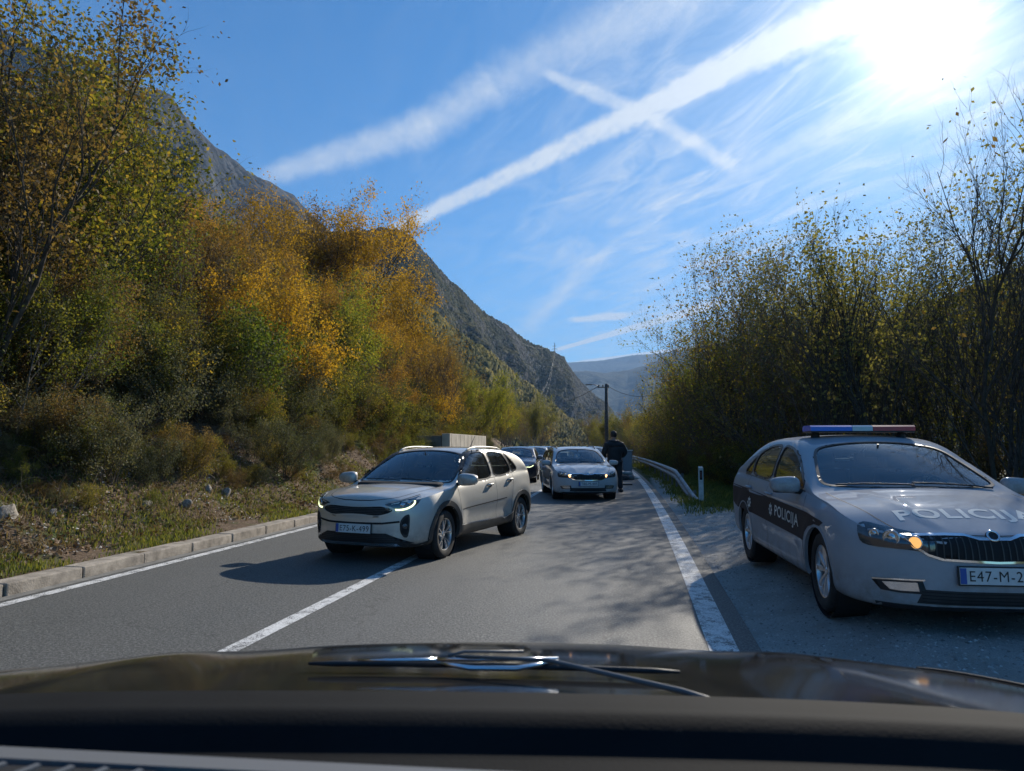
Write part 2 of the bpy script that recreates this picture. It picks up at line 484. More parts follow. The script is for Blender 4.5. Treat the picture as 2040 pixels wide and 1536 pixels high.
# kerb stones with open joints
m_kerb = mat("kerb_concrete", (0.33, 0.29, 0.24), 0.9, var=0.42, vscale=5.5, bump=0.7, bscale=60, spec=0.25)
k = MB(); y = -8.0
while y < 75:
    L = 1.0 + rnd.uniform(-.03, .03)
    c = float(road_c(y + L / 2)); an = math.atan2(float(road_c(y + L) - road_c(y)), L)
    rot = Matrix.Rotation(-an, 3, 'Z') @ Matrix.Rotation(rnd.uniform(-.010, .010), 3, 'Y') @ Matrix.Rotation(rnd.uniform(-.008, .008), 3, 'X')
    k.box((-6.26 + c + rnd.uniform(-.012, .012), y + L / 2, 0.0 + rnd.uniform(-.012, .008)), (0.27, L - 0.022 - (0.03 if rnd.random() < .2 else 0), 0.27), rot, bev=0.016)
    y += L
kerb = k.build("kerb", m_kerb); tag(kerb, kind='structure')

def ground_at(x, y):
    return float(land_h(x - float(road_c(y)), y))

def from_px(px, Z):
    """ground position on the picture column px at depth Z along the camera axis"""
    Xc = (px - 1020) / FPX * Z
    return (-Z * math.sin(YAW) + Xc * math.cos(YAW), Z * math.cos(YAW) + Xc * math.sin(YAW))

# ------------------------------------------------------------------ mountains
def forest_mat(name, base, hi, rock=0.0, rscale=0.02, scale=0.05, bumpd=6.0):
    m_ = bpy.data.materials.new(name); m_.use_nodes = True
    t = NT(m_.node_tree)
    obj = t.n('ShaderNodeTexCoord').outputs['Object']
    b = t.n('ShaderNodeBsdfPrincipled'); o = t.n('ShaderNodeOutputMaterial'); t.put(o.inputs[0], b.outputs[0])
    v = t.voro(obj, scale, 'Color'); vd = t.voro(obj, scale, 'Distance')
    n = t.noise(obj, scale * 0.18, 6.0, 0.65)
    f = t.m('ADD', t.m('MULTIPLY', v, 0.55), t.m('MULTIPLY', n, 0.6))
    c = t.ramp(f, [(0.25, tuple(x * 0.5 for x in base)), (0.5, base), (0.85, hi)])
    if rock > 0:
        geo = t.n('ShaderNodeNewGeometry'); nz = t.n('ShaderNodeSeparateXYZ'); t.put(nz.inputs[0], geo.outputs['True Normal'])
        r1 = t.noise(t.scale(obj, 1, 1, 0.35), rscale, 8.0, 0.7); r2 = t.noise(obj, rscale * 0.35, 5.0, 0.6)
        rc = t.ramp(r1, [(0.3, (0.020, 0.020, 0.020)), (0.5, (0.062, 0.062, 0.060)), (0.7, (0.15, 0.148, 0.142))])
        msk = t.smooth(t.m('ADD', t.m('MULTIPLY', t.m('SUBTRACT', 1.0, nz.outputs[2]), 0.55), t.m('MULTIPLY', r2, 0.9)), 0.78 - rock * 0.45, 0.92 - rock * 0.45)
        c = t.mix(msk, c, rc)
    t.put(b.inputs['Base Color'], c); b.inputs['Roughness'].default_value = 1.0; b.inputs['Specular IOR Level'].default_value = 0.05
    h = t.m('SUBTRACT', t.noise(obj, scale * 0.9, 5.0, 0.7), t.m('MULTIPLY', vd, 0.6))
    t.put(b.inputs['Normal'], t.bump(h, 1.0, bumpd))
    return m_

def mountain(name, crest, foot, back, m_, nx=260, nyy=120, rough=0.04, seed=1, label=None, power=1.0, tree=0.0):
    """crest/foot: lists of 3D points; a hillside swept between them, with a back slope behind the crest"""
    def samp(pts, n):
        P_ = np.array([tuple(p) for p in pts], float); d = np.r_[0, np.cumsum(np.linalg.norm(np.diff(P_, axis=0), axis=1))]; d /= d[-1]
        u = np.linspace(0, 1, n)
        return np.stack([np.interp(u, d, P_[:, k]) for k in range(3)], -1)
    C, Fo = samp(crest, nx), samp(foot, nx)
    for _ in range(2):
        C[1:-1] = C[1:-1] * .6 + (C[:-2] + C[2:]) * .2
    v = np.linspace(0, 1, nyy)[:, None, None]
    body = Fo[None] * (1 - v) + C[None] * v
    hgt = (C[:, 2] - Fo[:, 2]).max()
    body[..., 2] = Fo[None, :, 2] * (1 - v[..., 0] ** power) + C[None, :, 2] * v[..., 0] ** power
    amp = rough * hgt
    ln = np.linalg.norm(C[-1] - C[0])
    U = np.linspace(0, ln, nx)[None, :] * np.ones((nyy, 1)); Wd = v[..., 0] * np.linalg.norm(C.mean(0) - Fo.mean(0))
    k = 6.5 / hgt
    nn = fnoise(U * k, Wd * k, seed, 5) + 0.8 * (1 - 2 * np.abs(np.sin(U * k * .9 + fnoise(U * k * .5, Wd * k * .25, seed + 3, 3))))
    env = np.sin(np.pi * np.clip(v[..., 0], 0, 1) ** 0.8) * 0.9 + 0.12
    N = np.cross(C[-1] - C[0], C.mean(0) - Fo.mean(0)); N /= np.linalg.norm(N)
    if N[2] < 0: N = -N
    body += (nn * env * amp)[..., None] * N
    body[..., 2] += fnoise(U * k * 9, Wd * k * 9, seed + 9, 3) * amp * 0.07
    if tree > 0:
        r = np.random.RandomState(seed); body[..., 2] += r.rand(nyy, nx) * tree
    bk = body[-1][None] + np.linspace(0.02, 1, 14)[:, None, None] * np.array(back, float)[None, None]
    A = np.concatenate([body, bk], 0); ny2 = A.shape[0]
    ii = np.arange((ny2 - 1) * (nx - 1)); r_, c_ = ii // (nx - 1), ii % (nx - 1)
    F = np.stack([r_ * nx + c_, r_ * nx + c_ + 1, (r_ + 1) * nx + c_ + 1, (r_ + 1) * nx + c_], -1)
    o_ = mesh_np(name, A.reshape(-1, 3), F, m_, smooth=True); tag(o_, kind='structure')
    return o_

def at(px, py, dist):
    """the point in that direction at a horizontal distance from the camera"""
    d = ray(px, py); k = dist / math.hypot(d.x, d.y)
    return Vector((d.x * k, d.y * k, CAM_H + d.z * k))

def lin_foot(pts, z=-12): return [Vector((p[0], p[1], z)) for p in pts]

rockm = forest_mat("rock_face", (0.045, 0.05, 0.025), (0.12, 0.10, 0.05), rock=0.95, rscale=0.022, scale=0.055, bumpd=16)
cA = [at(-330, -260, 1500), at(-60, 30, 1480), at(100, 90, 1440), at(165, 120, 1420), at(205, 128, 1425), at(232, 150, 1430), at(262, 175, 1450), at(300, 186, 1480), at(332, 192, 1500), at(372, 235, 1520), at(405, 272, 1550), at(450, 305, 1600),
      at(500, 342, 1640), at(545, 372, 1680), at(582, 400, 1700), at(640, 452, 1760), at(760, 560, 1820), at(880, 640, 1900)]
mountain("mountain_rocky", cA, lin_foot([at(-500, 860, 650), at(100, 860, 600), at(500, 860, 700), at(900, 860, 900)]), (-900, 500, -500), rockm, 420, 220, 0.060, 4, power=1.05)

ridgem = forest_mat("ridge_forest", (0.030, 0.036, 0.014), (0.095, 0.082, 0.028), rock=0.06, rscale=0.03, scale=0.085, bumpd=8)
cB = [at(480, 500, 700), at(600, 480, 760), at(710, 462, 810), at(768, 456, 840), at(790, 458, 850), at(822, 474, 870), at(862, 520, 900), at(905, 566, 930), at(940, 600, 960), at(972, 628, 990), at(1010, 652, 1040), at(1046, 680, 1090), at(1082, 694, 1130), at(1106, 706, 1160), at(1124, 712, 1180), at(1136, 735, 1195),
      at(1150, 752, 1205), at(1178, 782, 1240), at(1212, 808, 1280), at(1232, 842, 1310), at(1255, 872, 1350)]
mountain("mountain_wooded", cB, lin_foot([at(300, 860, 330), at(760, 870, 380), at(1000, 875, 480), at(1120, 878, 640), at(1240, 880, 1150)]), (-500, 420, -300), ridgem, 460, 220, 0.040, 9, power=1.15, tree=4.0)

nearm = forest_mat("near_forest", (0.085, 0.088, 0.030), (0.30, 0.23, 0.06), rock=0.0, scale=0.13, bumpd=5)
cC = [at(700, 520, 420), at(880, 640, 450), at(960, 700, 480), at(1010, 735, 500), at(1050, 768, 540), at(1100, 810, 600), at(1150, 846, 680), at(1200, 868, 760)]
mountain("mountain_foot", cC, lin_foot([at(600, 876, 200), at(900, 876, 230), at(1060, 878, 300), at(1200, 880, 420)], -6), (-200, 160, -100), nearm, 300, 130, 0.045, 21, tree=4.5)

farm1 = forest_mat("far_slope", (0.022, 0.034, 0.022), (0.045, 0.055, 0.035), rock=0.0, scale=0.02, bumpd=10)
cD = [at(1050, 760, 4200), at(1140, 738, 4200), at(1200, 742, 4300), at(1262, 734, 4400), at(1330, 712, 4400), at(1420, 690, 4300), at(1560, 640, 4200), at(1760, 610, 4000)]
mountain("mountain_distant", cD, lin_foot([at(1000, 884, 2600), at(1300, 884, 2600), at(1800, 884, 2600)], -20), (300, 1800, -600), farm1, 200, 70, 0.05, 31)
cE = [at(1000, 735, 7500), at(1128, 723, 7500), at(1200, 717, 7600), at(1255, 708, 7600), at(1300, 703, 7600), at(1345, 698, 7600), at(1450, 680, 7500), at(1650, 640, 7400)]
mountain("mountain_farthest", cE, lin_foot([at(900, 884, 5200), at(1300, 884, 5200), at(1700, 884, 5200)], -20), (300, 2500, -900), farm1, 200, 60, 0.035, 37)
rightm = forest_mat("right_slope", (0.05, 0.052, 0.028), (0.13, 0.11, 0.05), rock=0.1, scale=0.07, bumpd=8)
cF = [at(1380, 840, 900), at(1520, 760, 800), at(1700, 665, 700), at(1840, 610, 650), at(1920, 580, 620), at(2040, 540, 600), at(2300, 430, 560), at(2700, 300, 520)]
mountain("mountain_right", cF, lin_foot([at(1400, 884, 420), at(1900, 884, 300), at(2700, 884, 260)], -14), (600, 300, -300), rightm, 260, 100, 0.05, 45, tree=3.5)

# ------------------------------------------------------------------ the air of the valley
def haze_box():
    x0, x1, y0, y1, z0, z1 = -3200, 4800, -900, 10800, -160, 1700
    mb = MB(); mb.box(((x0 + x1) / 2, (y0 + y1) / 2, (z0 + z1) / 2), (x1 - x0, y1 - y0, z1 - z0))
    m_ = bpy.data.materials.new("haze"); m_.use_nodes = True; t = NT(m_.node_tree)
    v = t.n('ShaderNodeVolumePrincipled'); o = t.n('ShaderNodeOutputMaterial'); t.put(o.inputs['Volume'], v.outputs[0])
    v.inputs['Color'].default_value = (0.38, 0.62, 1.0, 1); v.inputs['Density'].default_value = 0.000105; v.inputs['Anisotropy'].default_value = 0.1
    h = mb.build("haze", m_); tag(h, kind='stuff', label="thin blue haze filling the valley air", cat="haze")
haze_box()
# ------------------------------------------------------------------ plants
def leaf_mat(name, stops, transl=0.45, shift=0.42):
    m_ = bpy.data.materials.new(name); m_.use_nodes = True
    t = NT(m_.node_tree)
    geo = t.n('ShaderNodeNewGeometry'); oi = t.n('ShaderNodeObjectInfo')
    obj = t.n('ShaderNodeTexCoord').outputs['Object']
    f = t.m('ADD', t.m('MULTIPLY', geo.outputs['Random Per Island'], 0.62), t.m('MULTIPLY', t.noise(obj, 0.8, 3.0, 0.6), 0.55))
    f = t.m('ADD', f, t.m('MULTIPLY', t.m('SUBTRACT', oi.outputs['Random'], 0.6), shift))
    c = t.ramp(f, stops)
    d = t.n('ShaderNodeBsdfDiffuse'); tr = t.n('ShaderNodeBsdfTranslucent'); g = t.n('ShaderNodeBsdfGlossy')
    t.put(d.inputs[0], c); t.put(tr.inputs[0], t.mix(1.0, c, (1.5, 1.35, 0.7, 1), 'MULTIPLY')); g.inputs['Roughness'].default_value = 0.6
    mx = t.n('ShaderNodeMixShader'); mx.inputs[0].default_value = transl; t.put(mx.inputs[1], d.outputs[0]); t.put(mx.inputs[2], tr.outputs[0])
    m2 = t.n('ShaderNodeMixShader'); m2.inputs[0].default_value = 0.025; t.put(m2.inputs[1], mx.outputs[0]); t.put(m2.inputs[2], g.outputs[0])
    o = t.n('ShaderNodeOutputMaterial'); t.put(o.inputs[0], m2.outputs[0])
    return m_
ML = {
 'olive': leaf_mat('leaf_olive', [(0.1, (0.045, 0.062, 0.012)), (0.45, (0.115, 0.130, 0.024)), (0.7, (0.21, 0.19, 0.032)), (0.95, (0.34, 0.25, 0.045))], 0.5),
 'green': leaf_mat('leaf_green', [(0.1, (0.035, 0.06, 0.013)), (0.5, (0.085, 0.125, 0.022)), (0.9, (0.20, 0.20, 0.035))], 0.5),
 'lime': leaf_mat('leaf_lime', [(0.1, (0.08, 0.12, 0.018)), (0.5, (0.17, 0.21, 0.03)), (0.9, (0.30, 0.29, 0.045))]),
 'yellow': leaf_mat('leaf_yellow', [(0.1, (0.14, 0.10, 0.015)), (0.45, (0.33, 0.21, 0.022)), (0.9, (0.52, 0.33, 0.035))]),
 'orange': leaf_mat('leaf_orange', [(0.1, (0.11, 0.06, 0.018)), (0.45, (0.23, 0.135, 0.032)), (0.8, (0.38, 0.23, 0.045))]),
 'brown': leaf_mat('leaf_brown', [(0.1, (0.055, 0.036, 0.018)), (0.5, (0.13, 0.09, 0.036)), (0.9, (0.24, 0.17, 0.06))]),
 'dark': leaf_mat('leaf_dark', [(0.1, (0.09, 0.10, 0.035)), (0.5, (0.18, 0.185, 0.060)), (0.8, (0.24, 0.225, 0.085)), (0.98, (0.30, 0.26, 0.11))], 0.55),
 'grey': leaf_mat('leaf_grey', [(0.1, (0.05, 0.06, 0.03)), (0.5, (0.10, 0.115, 0.06)), (0.9, (0.19, 0.18, 0.10))], 0.3),
}
m_bark = mat("bark", (0.085, 0.072, 0.058), 0.95, var=0.5, vscale=9, spec=0.15)
m_bark3 = mat("bark_twig", (0.16, 0.135, 0.11), 0.95, var=0.4, vscale=9, spec=0.1)
m_bark2 = mat("bark_grey", (0.15, 0.135, 0.115), 0.95, var=0.4, vscale=9, spec=0.15)

class Tubes:
    def __init__(s): s.V = []; s.F = []; s.n = 0
    def add(s, P_, r_, k):
        P_ = np.asarray(P_); n = len(P_)
        T = np.gradient(P_, axis=0); T /= np.linalg.norm(T, axis=1)[:, None] + 1e-9
        ref = np.array([1.0, 0.13, 0.2]) if abs(T[0][0]) < 0.8 else np.array([0.1, 1.0, 0.2])
        A = np.cross(T, ref); A /= np.linalg.norm(A, axis=1)[:, None] + 1e-9; B = np.cross(T, A)
        q = np.arange(k) * 2 * np.pi / k
        ring = P_[:, None] + (A[:, None] * np.cos(q)[None, :, None] + B[:, None] * np.sin(q)[None, :, None]) * np.asarray(r_)[:, None, None]
        s.V.append(ring.reshape(-1, 3))
        i, j = np.meshgrid(np.arange(n - 1), np.arange(k), indexing='ij'); j2 = (j + 1) % k
        s.F.append(np.stack([i * k + j, i * k + j2, (i + 1) * k + j2, (i + 1) * k + j], -1).reshape(-1, 4) + s.n)
        s.n += n * k
    def mesh(s, name, m_): return mesh_np(name, np.concatenate(s.V), np.concatenate(s.F), m_, smooth=True, link=False)

def leaves_mesh(name, P_, size, m_, r, up=0.0, aspect=0.62, droop=0.0):
    n = len(P_)
    a = r.normal(size=(n, 3)); a[:, 2] = a[:, 2] * (1 - up) - droop; a /= np.linalg.norm(a, axis=1)[:, None]
    b = r.normal(size=(n, 3)); b -= (b * a).sum(1)[:, None] * a; b /= np.linalg.norm(b, axis=1)[:, None]
    nrm = np.cross(a, b)
    sz = size * r.uniform(0.6, 1.35, n)[:, None]
    fold = nrm * sz * r.uniform(-0.25, 0.25, n)[:, None]
    V = np.stack([P_ - a * sz * .5, P_ + b * sz * aspect * .5 + fold * .5, P_ + a * sz * .55, P_ - b * sz * aspect * .5 + fold * .5], 1).reshape(-1, 3)
    F = np.arange(4 * n).reshape(n, 4)
    return mesh_np(name, V, F, m_, link=False)

def grow(seed, H, stems=3, lean=0.35, levels=3, kids=(9, 6, 4), r0=0.055, leaf=7000, lsize=0.085, spread=0.85, upb=0.55, clump=0.14, base_bare=0.25, bark=None, lmat=None, top_bias=0.0, kink=0.16):
    r = np.random.RandomState(seed); T = Tubes(); tips = []
    def br(p, d, L, rad, lev):
        n = 7 if lev == 0 else (5 if lev == 1 else 4)
        pts = [p]; dd = d
        for i in range(n):
            dd = dd + r.normal(size=3) * kink + np.array([0, 0, upb * 0.16]); dd = dd / np.linalg.norm(dd)
            pts.append(pts[-1] + dd * L / n)
        pts = np.array(pts); rr = rad * np.linspace(1, 0.30 if lev < 2 else 0.2, n + 1)
        T.add(pts, rr, (7, 5, 4, 3)[min(lev, 3)])
        if lev >= 1:
            k_ = n + 1
            for q in range(1, k_): tips.append((pts[q], lev, L))
        if lev < levels:
            nk = kids[min(lev, len(kids) - 1)]
            for j in range(nk):
                u = base_bare + (1 - base_bare) * (j + r.uniform(0, .9)) / nk if lev == 0 else r.uniform(0.2, 1.0)
                q = min(u * n, n - 1e-3); i0 = int(q); pp = pts[i0] * (1 - (q - i0)) + pts[i0 + 1] * (q - i0)
                ax = pts[i0 + 1] - pts[i0]; ax /= np.linalg.norm(ax)
                side = r.normal(size=3); side -= side.dot(ax) * ax; side /= np.linalg.norm(side)
                ang = r.uniform(0.45, 0.95) * spread
                nd = ax * math.cos(ang) + side * math.sin(ang); nd[2] += upb * 0.25; nd /= np.linalg.norm(nd)
                br(pp, nd, L * r.uniform(0.36, 0.58) * (1.15 - 0.5 * u if lev == 0 else 1), max(rad * 0.42 * (1.2 - u * .6), 0.003), lev + 1)
    for k in range(stems):
        a = r.uniform(0, 6.28); l = lean * r.uniform(0.3, 1)
        br(np.array([math.cos(a), math.sin(a), 0]) * 0.12 * (stems > 1) + np.array([0, 0, -0.25]), np.array([math.cos(a) * l, math.sin(a) * l, 1.0]) / math.hypot(1, l), H * r.uniform(.72, 1.0), r0 * r.uniform(.65, 1), 0)
    tp = np.array([t_[0] for t_ in tips]); wgt = np.array([t_[1] for t_ in tips], float)
    if top_bias: wgt = wgt * np.clip((tp[:, 2] / H - top_bias) * 3, 0.02, 1)
    tr_me = T.mesh("trunk", bark or m_bark)
    lf_me = None
    if leaf:
        # leaves gather in clumps, some branches stay bare
        keep = r.rand(len(tp)) ** 2.2; wgt = wgt * keep * (r.rand(len(tp)) > 0.35); wgt /= wgt.sum()
        idx = r.choice(len(tp), leaf, p=wgt)
        pos = tp[idx] + r.normal(size=(leaf, 3)) * clump
        pos[:, 2] = np.maximum(pos[:, 2], 0.15)
        lf_me = leaves_mesh("crown", pos, lsize, lmat or ML['olive'], r)
    return tr_me, lf_me

def put_tree(kind, meshes, loc, rz, scl, lm, label, cat="tree", group=None, tilt=(0, 0)):
    root = empty(kind, loc, rz, tilt[0], tilt[1])
    root.scale = (scl, scl, scl) if isinstance(scl, (int, float)) else scl
    a = bpy.data.objects.new("trunk", meshes[0]); col.objects.link(a); a.parent = root
    if meshes[1] is not None:
        c = bpy.data.objects.new("crown", meshes[1]); col.objects.link(c); c.parent = root
        c.material_slots[0].link = 'OBJECT'; c.material_slots[0].material = lm
    tag(root, label, cat, group)
    return root

thick = [grow(100 + i, 5.2, stems=4, lean=0.5, kids=(10, 6, 4), r0=0.05, leaf=13000, lsize=0.080, clump=0.15, bark=m_bark2) for i in range(5)]
small = [grow(130 + i, 3.3, stems=5, lean=0.6, kids=(9, 6, 3), r0=0.035, leaf=6500, lsize=0.080, clump=0.12, bark=m_bark2) for i in range(4)]
thin = [grow(200 + i, 5.6, stems=5, lean=0.42, kids=(9, 6, 4), r0=0.045, leaf=3600, lsize=0.085, clump=0.13, bark=m_bark2) for i in range(3)]
bushy = [grow(300 + i, 2.6, stems=7, lean=0.9, kids=(7, 5, 3), r0=0.022, leaf=7000, lsize=0.06, clump=0.11, base_bare=0.1) for i in range(3)]

COLN = {'olive': 'olive green', 'green': 'green', 'lime': 'bright lime green', 'yellow': 'golden yellow', 'orange': 'orange brown', 'brown': 'russet brown', 'dark': 'dark olive', 'grey': 'grey green'}
HMAX = {}
def zmax(me): return max(v.co.z for v in me[0].vertices)
def colpx(x, y): 
    Z = y * math.cos(YAW) - x * math.sin(YAW); return 1020 + FPX * (x * math.cos(YAW) + y * math.sin(YAW)) / max(Z, .1)
def left_place(x, y):
    p = colpx(x, y)
    return ("by the left edge" if p < 200 else "left of the crossover" if p < 430 else "above the crossover bonnet" if p < 640 else
            "above the crossover roof" if p < 850 else "above the concrete wall" if p < 960 else "behind the queue of cars")
def right_place(x, y):
    p = colpx(x, y)
    return ("beyond the guardrail" if p < 1340 else "behind the marker post" if p < 1500 else "left of the police car" if p < 1620 else "behind the police light bar" if p < 1830 else "at the right edge")
def size_word(v, a, b_): return "small" if v < a else "medium" if v < b_ else "large"
r = np.random.RandomState(5)
def pick(y, s):
    """what the picture shows along the slope: green and brown near, golden farther on"""
    if y < 19: pl = ['olive'] * 6 + ['green'] * 3 + ['brown'] * 2 + ['lime'] * 2
    elif y < 25: pl = ['olive'] * 5 + ['green'] * 2 + ['brown'] * 2 + ['yellow'] * 2 + ['orange']
    elif y < 40: pl = ['yellow'] * 5 + ['orange'] * 5 + ['brown'] * 3 + ['olive'] * 2
    else: pl = ['olive'] * 4 + ['brown'] * 4 + ['yellow'] * 2 + ['dark'] * 3
    return pl[r.randint(len(pl))]
rowi = 0
for s0 in (-10.2, -11.4, -12.9, -14.8, -17.2, -19.8, -22.8, -26.5):
    y = 1.0 + r.uniform(0, 2) + (-s0 - 10.6) * 0.35
    while y < 66:
        s = s0 + r.uniform(-.8, .8); x = s + float(road_c(y))
        kd = pick(y, s)
        deep = s0 < -21
        src = thick if r.rand() < (0.64 if not deep else 0.9) else thin
        me = src[r.randint(len(src))]
        sc_ = r.uniform(0.78, 1.12) * (0.55 if s0 > -10.5 else 0.72 if s0 > -12 else 0.9 if s0 > -13 else 1.0)
        if y > 40: sc_ *= 0.9
        hz = max(v.co.z for v in me[0].vertices) if me[0].name not in HMAX else HMAX[me[0].name]
        HMAX[me[0].name] = hz
        lim_ = 1.47 + (0.58 + r.uniform(-.03, .03)) * -s - float(land_h(s, y))
        sc_ = max(0.34, min(sc_, lim_ / (hz + .15)))
        row = "low on the slope" if s0 > -12 else "halfway up the slope" if s0 > -18 else "high on the slope"
        lab = f"{size_word(sc_, .6, .85)} {'leafy' if src is thick else 'sparse'} {COLN[kd]} tree {row}, {left_place(x, y)}"
        if sc_ < .66 and src is thick:
            k_ = sc_ * hz; me = small[r.randint(4)]; sc_ = k_ / zmax(me)
        put_tree("slope_tree", me, (x, y, land_h(s, y) - 0.1), r.uniform(0, 6.28), sc_, ML[kd], lab, "tree", lab.replace('tree', 'trees'), (r.uniform(-.1, .1), 0.12 + r.uniform(-.1, .1)))
        y += r.uniform(2.0, 3.3) * (1.0 if s0 > -16 else 1.25)
    rowi += 1
# single trees one can point at
def at_slope(px, py, s):
    """world point on the slope where the picture column px meets the strip at s"""
    best = None
    for Z in np.arange(4, 120, 0.1):
        x, y = from_px(px, Z)
        ds = abs(x - float(road_c(y)) - s)
        if best is None or ds < best[0]: best = (ds, x, y)
    return best[1], best[2]
big_y = grow(401, 7.2, stems=6, lean=0.38, kids=(9, 6, 4), r0=0.06, leaf=14000, lsize=0.105, clump=0.2, base_bare=0.35, top_bias=0.3)
big_l = grow(405, 6.4, stems=6, lean=0.5, kids=(10, 7, 4), r0=0.06, leaf=15000, lsize=0.075, clump=0.18, base_bare=0.2)
for (px, s, sc_, kd, lab) in [
    (690, -17.5, 1.22, 'yellow', "tallest golden tree with bare dark stems standing above the left thicket"),
    (625, -19.0, 1.10, 'brown', "open brown-leaved tree against the sky left of the tallest golden tree"),
    (800, -13.2, 0.98, 'yellow', "golden tree leaning out of the thicket over the silver crossover"),
    (530, -16.5, 0.80, 'yellow', "bright golden treetop just below the end of the rocky ridge"),
    (0, -10.6, 1.05, 'olive', "tree with scattered yellow-green leaves reaching the top left of the view"),
    (60, -12.0, .74, 'lime', "bright leafed treetop beside the rocky summit at the upper left"),
    (-60, -9.8, 0.95, 'brown', "russet tree cut by the left edge of the view"),
    (70, -12.0, 0.55, 'brown', "rust brown tree below the rocky summit at the upper left"),
    (405, -14.5, 0.50, 'orange', "small reddish treetop standing out against the grey cliff"),
]:
    x, y = at_slope(px, 0, s)
    put_tree("autumn_tree", big_y if px > 300 else big_l, (x, y, ground_at(x, y) - .1), px * 1.7, sc_, ML[kd], lab, "tree")
for (px, s, sc_, kd, lab, src) in [
    (700, -10.4, 0.85, 'lime', "bright green bush glowing among the orange trees on the slope", thick[1]),
    (520, -10.2, 0.72, 'yellow', "yellow bush hanging over the dry brush on the left slope", thick[2]),
    (800, -9.9, 0.55, 'orange', "small orange bush beside the bare grey stems on the slope", thick[3]),
    (860, -9.6, 0.95, 'brown', "almost bare spreading tree above the concrete wall", thin[0]),
    (960, -9.0, 0.85, 'lime', "yellow-green bush behind the pale concrete wall", thick[0]),
    (1000, -8.8, 0.75, 'olive', "low olive bush at the end of the left thicket", thick[4]),
]:
    x, y = at_slope(px, 0, s)
    put_tree("roadside_tree", src, (x, y, ground_at(x, y) - .1), px * 1.3, sc_, ML[kd], lab, "tree")

for (px, s, sc_, kd, lab) in [(25, -13.0, 1.0, 'brown', "tall russet tree filling the upper left corner"), (85, -14.0, .88, 'olive', "tall olive tree right of the russet one in the upper left corner"),
                              (-45, -12.0, 1.1, 'olive', "tall olive tree at the very left edge"), (15, -9.3, .5, 'olive', "dense olive bush at the left edge below the tall tree"), (95, -9.5, .45, 'green', "dense green bush right of the olive bush at the left edge"),
                              (190, -9.7, .5, 'brown', "brown bush on the bank between green ones at the left"), (290, -9.6, .42, 'green', "rounded green bush in the upper bank brush"), (385, -9.7, .46, 'olive', "olive bush above the middle of the bank")]:
    x, y = at_slope(px, 0, s)
    put_tree("bank_bush", thick[px % 5], (x, y, ground_at(x, y) - .1), px * 1.3, sc_, ML[kd], lab, "bush")
# shrubs over the lower slope
for i in range(260):
    y = 2.5 + 42 * r.rand() ** 1.3; s = -7.9 - 3.4 * r.rand() ** 0.8; x = s + float(road_c(y))
    kd = ['grey', 'olive', 'brown', 'grey', 'green', 'grey', 'olive'][r.randint(7)]
    z = float(land_h(s, y)); me = bushy[r.randint(3)]
    sc_ = r.uniform(0.24, 0.50) * (1 if s > -9.2 else 1.6)
    lab = f"{size_word(sc_, .34, .55)} low {COLN[kd]} shrub {'just above the kerb' if s > -8.8 else 'midway up the bank' if s > -10 else 'high on the bank'}, {left_place(x, y)}"
    put_tree("bank_shrub", me, (x, y, z - .05), r.uniform(0, 6.28), sc_, ML[kd], lab, "shrub", lab.replace("shrub", "shrubs"))

for i in range(80):
    y = 3.0 + 26 * r.rand() ** 1.2; s = -7.55 - 1.6 * r.rand(); x = s + float(road_c(y))
    kd = ['grey', 'olive', 'green', 'brown'][r.randint(4)]
    lab = f"tiny {COLN[kd]} shrub in the grass just behind the kerb, {left_place(x, y)}"
    put_tree("verge_shrub", bushy[r.randint(3)], (x, y, float(land_h(s, y)) - .04), r.uniform(0, 6.28), r.uniform(.10, .20), ML[kd], lab, "shrub", lab.replace("shrub", "shrubs"))
# far trees along the valley floor beyond the queue
for i in range(64):
    px = 1000 + 330 * r.rand(); Z = r.uniform(75, 170)
    x, y = from_px(px, Z); s = x - float(road_c(y))
    if -7.2 < s < 3.0: continue
    kd = ['olive', 'olive', 'grey', 'brown', 'olive', 'dark'][r.randint(6)]
    p_ = colpx(x, y); lab = f"small far {COLN[kd]} tree {'above the plum hatchback' if p_ < 1090 else 'above the white estate' if p_ < 1200 else 'around the utility pole' if p_ < 1260 else 'beyond the guardrail'}"
    sc_ = (r.uniform(0.75, 1.25) if s < 0 else r.uniform(.7, 1.0)) * (0.8 + Z / 260)
    put_tree("valley_tree", (thick + thin)[r.randint(8)], (x, y, ground_at(x, y) - .2), r.uniform(0, 6.28), sc_, ML[kd], lab, "tree", lab.replace("tree", "trees"))

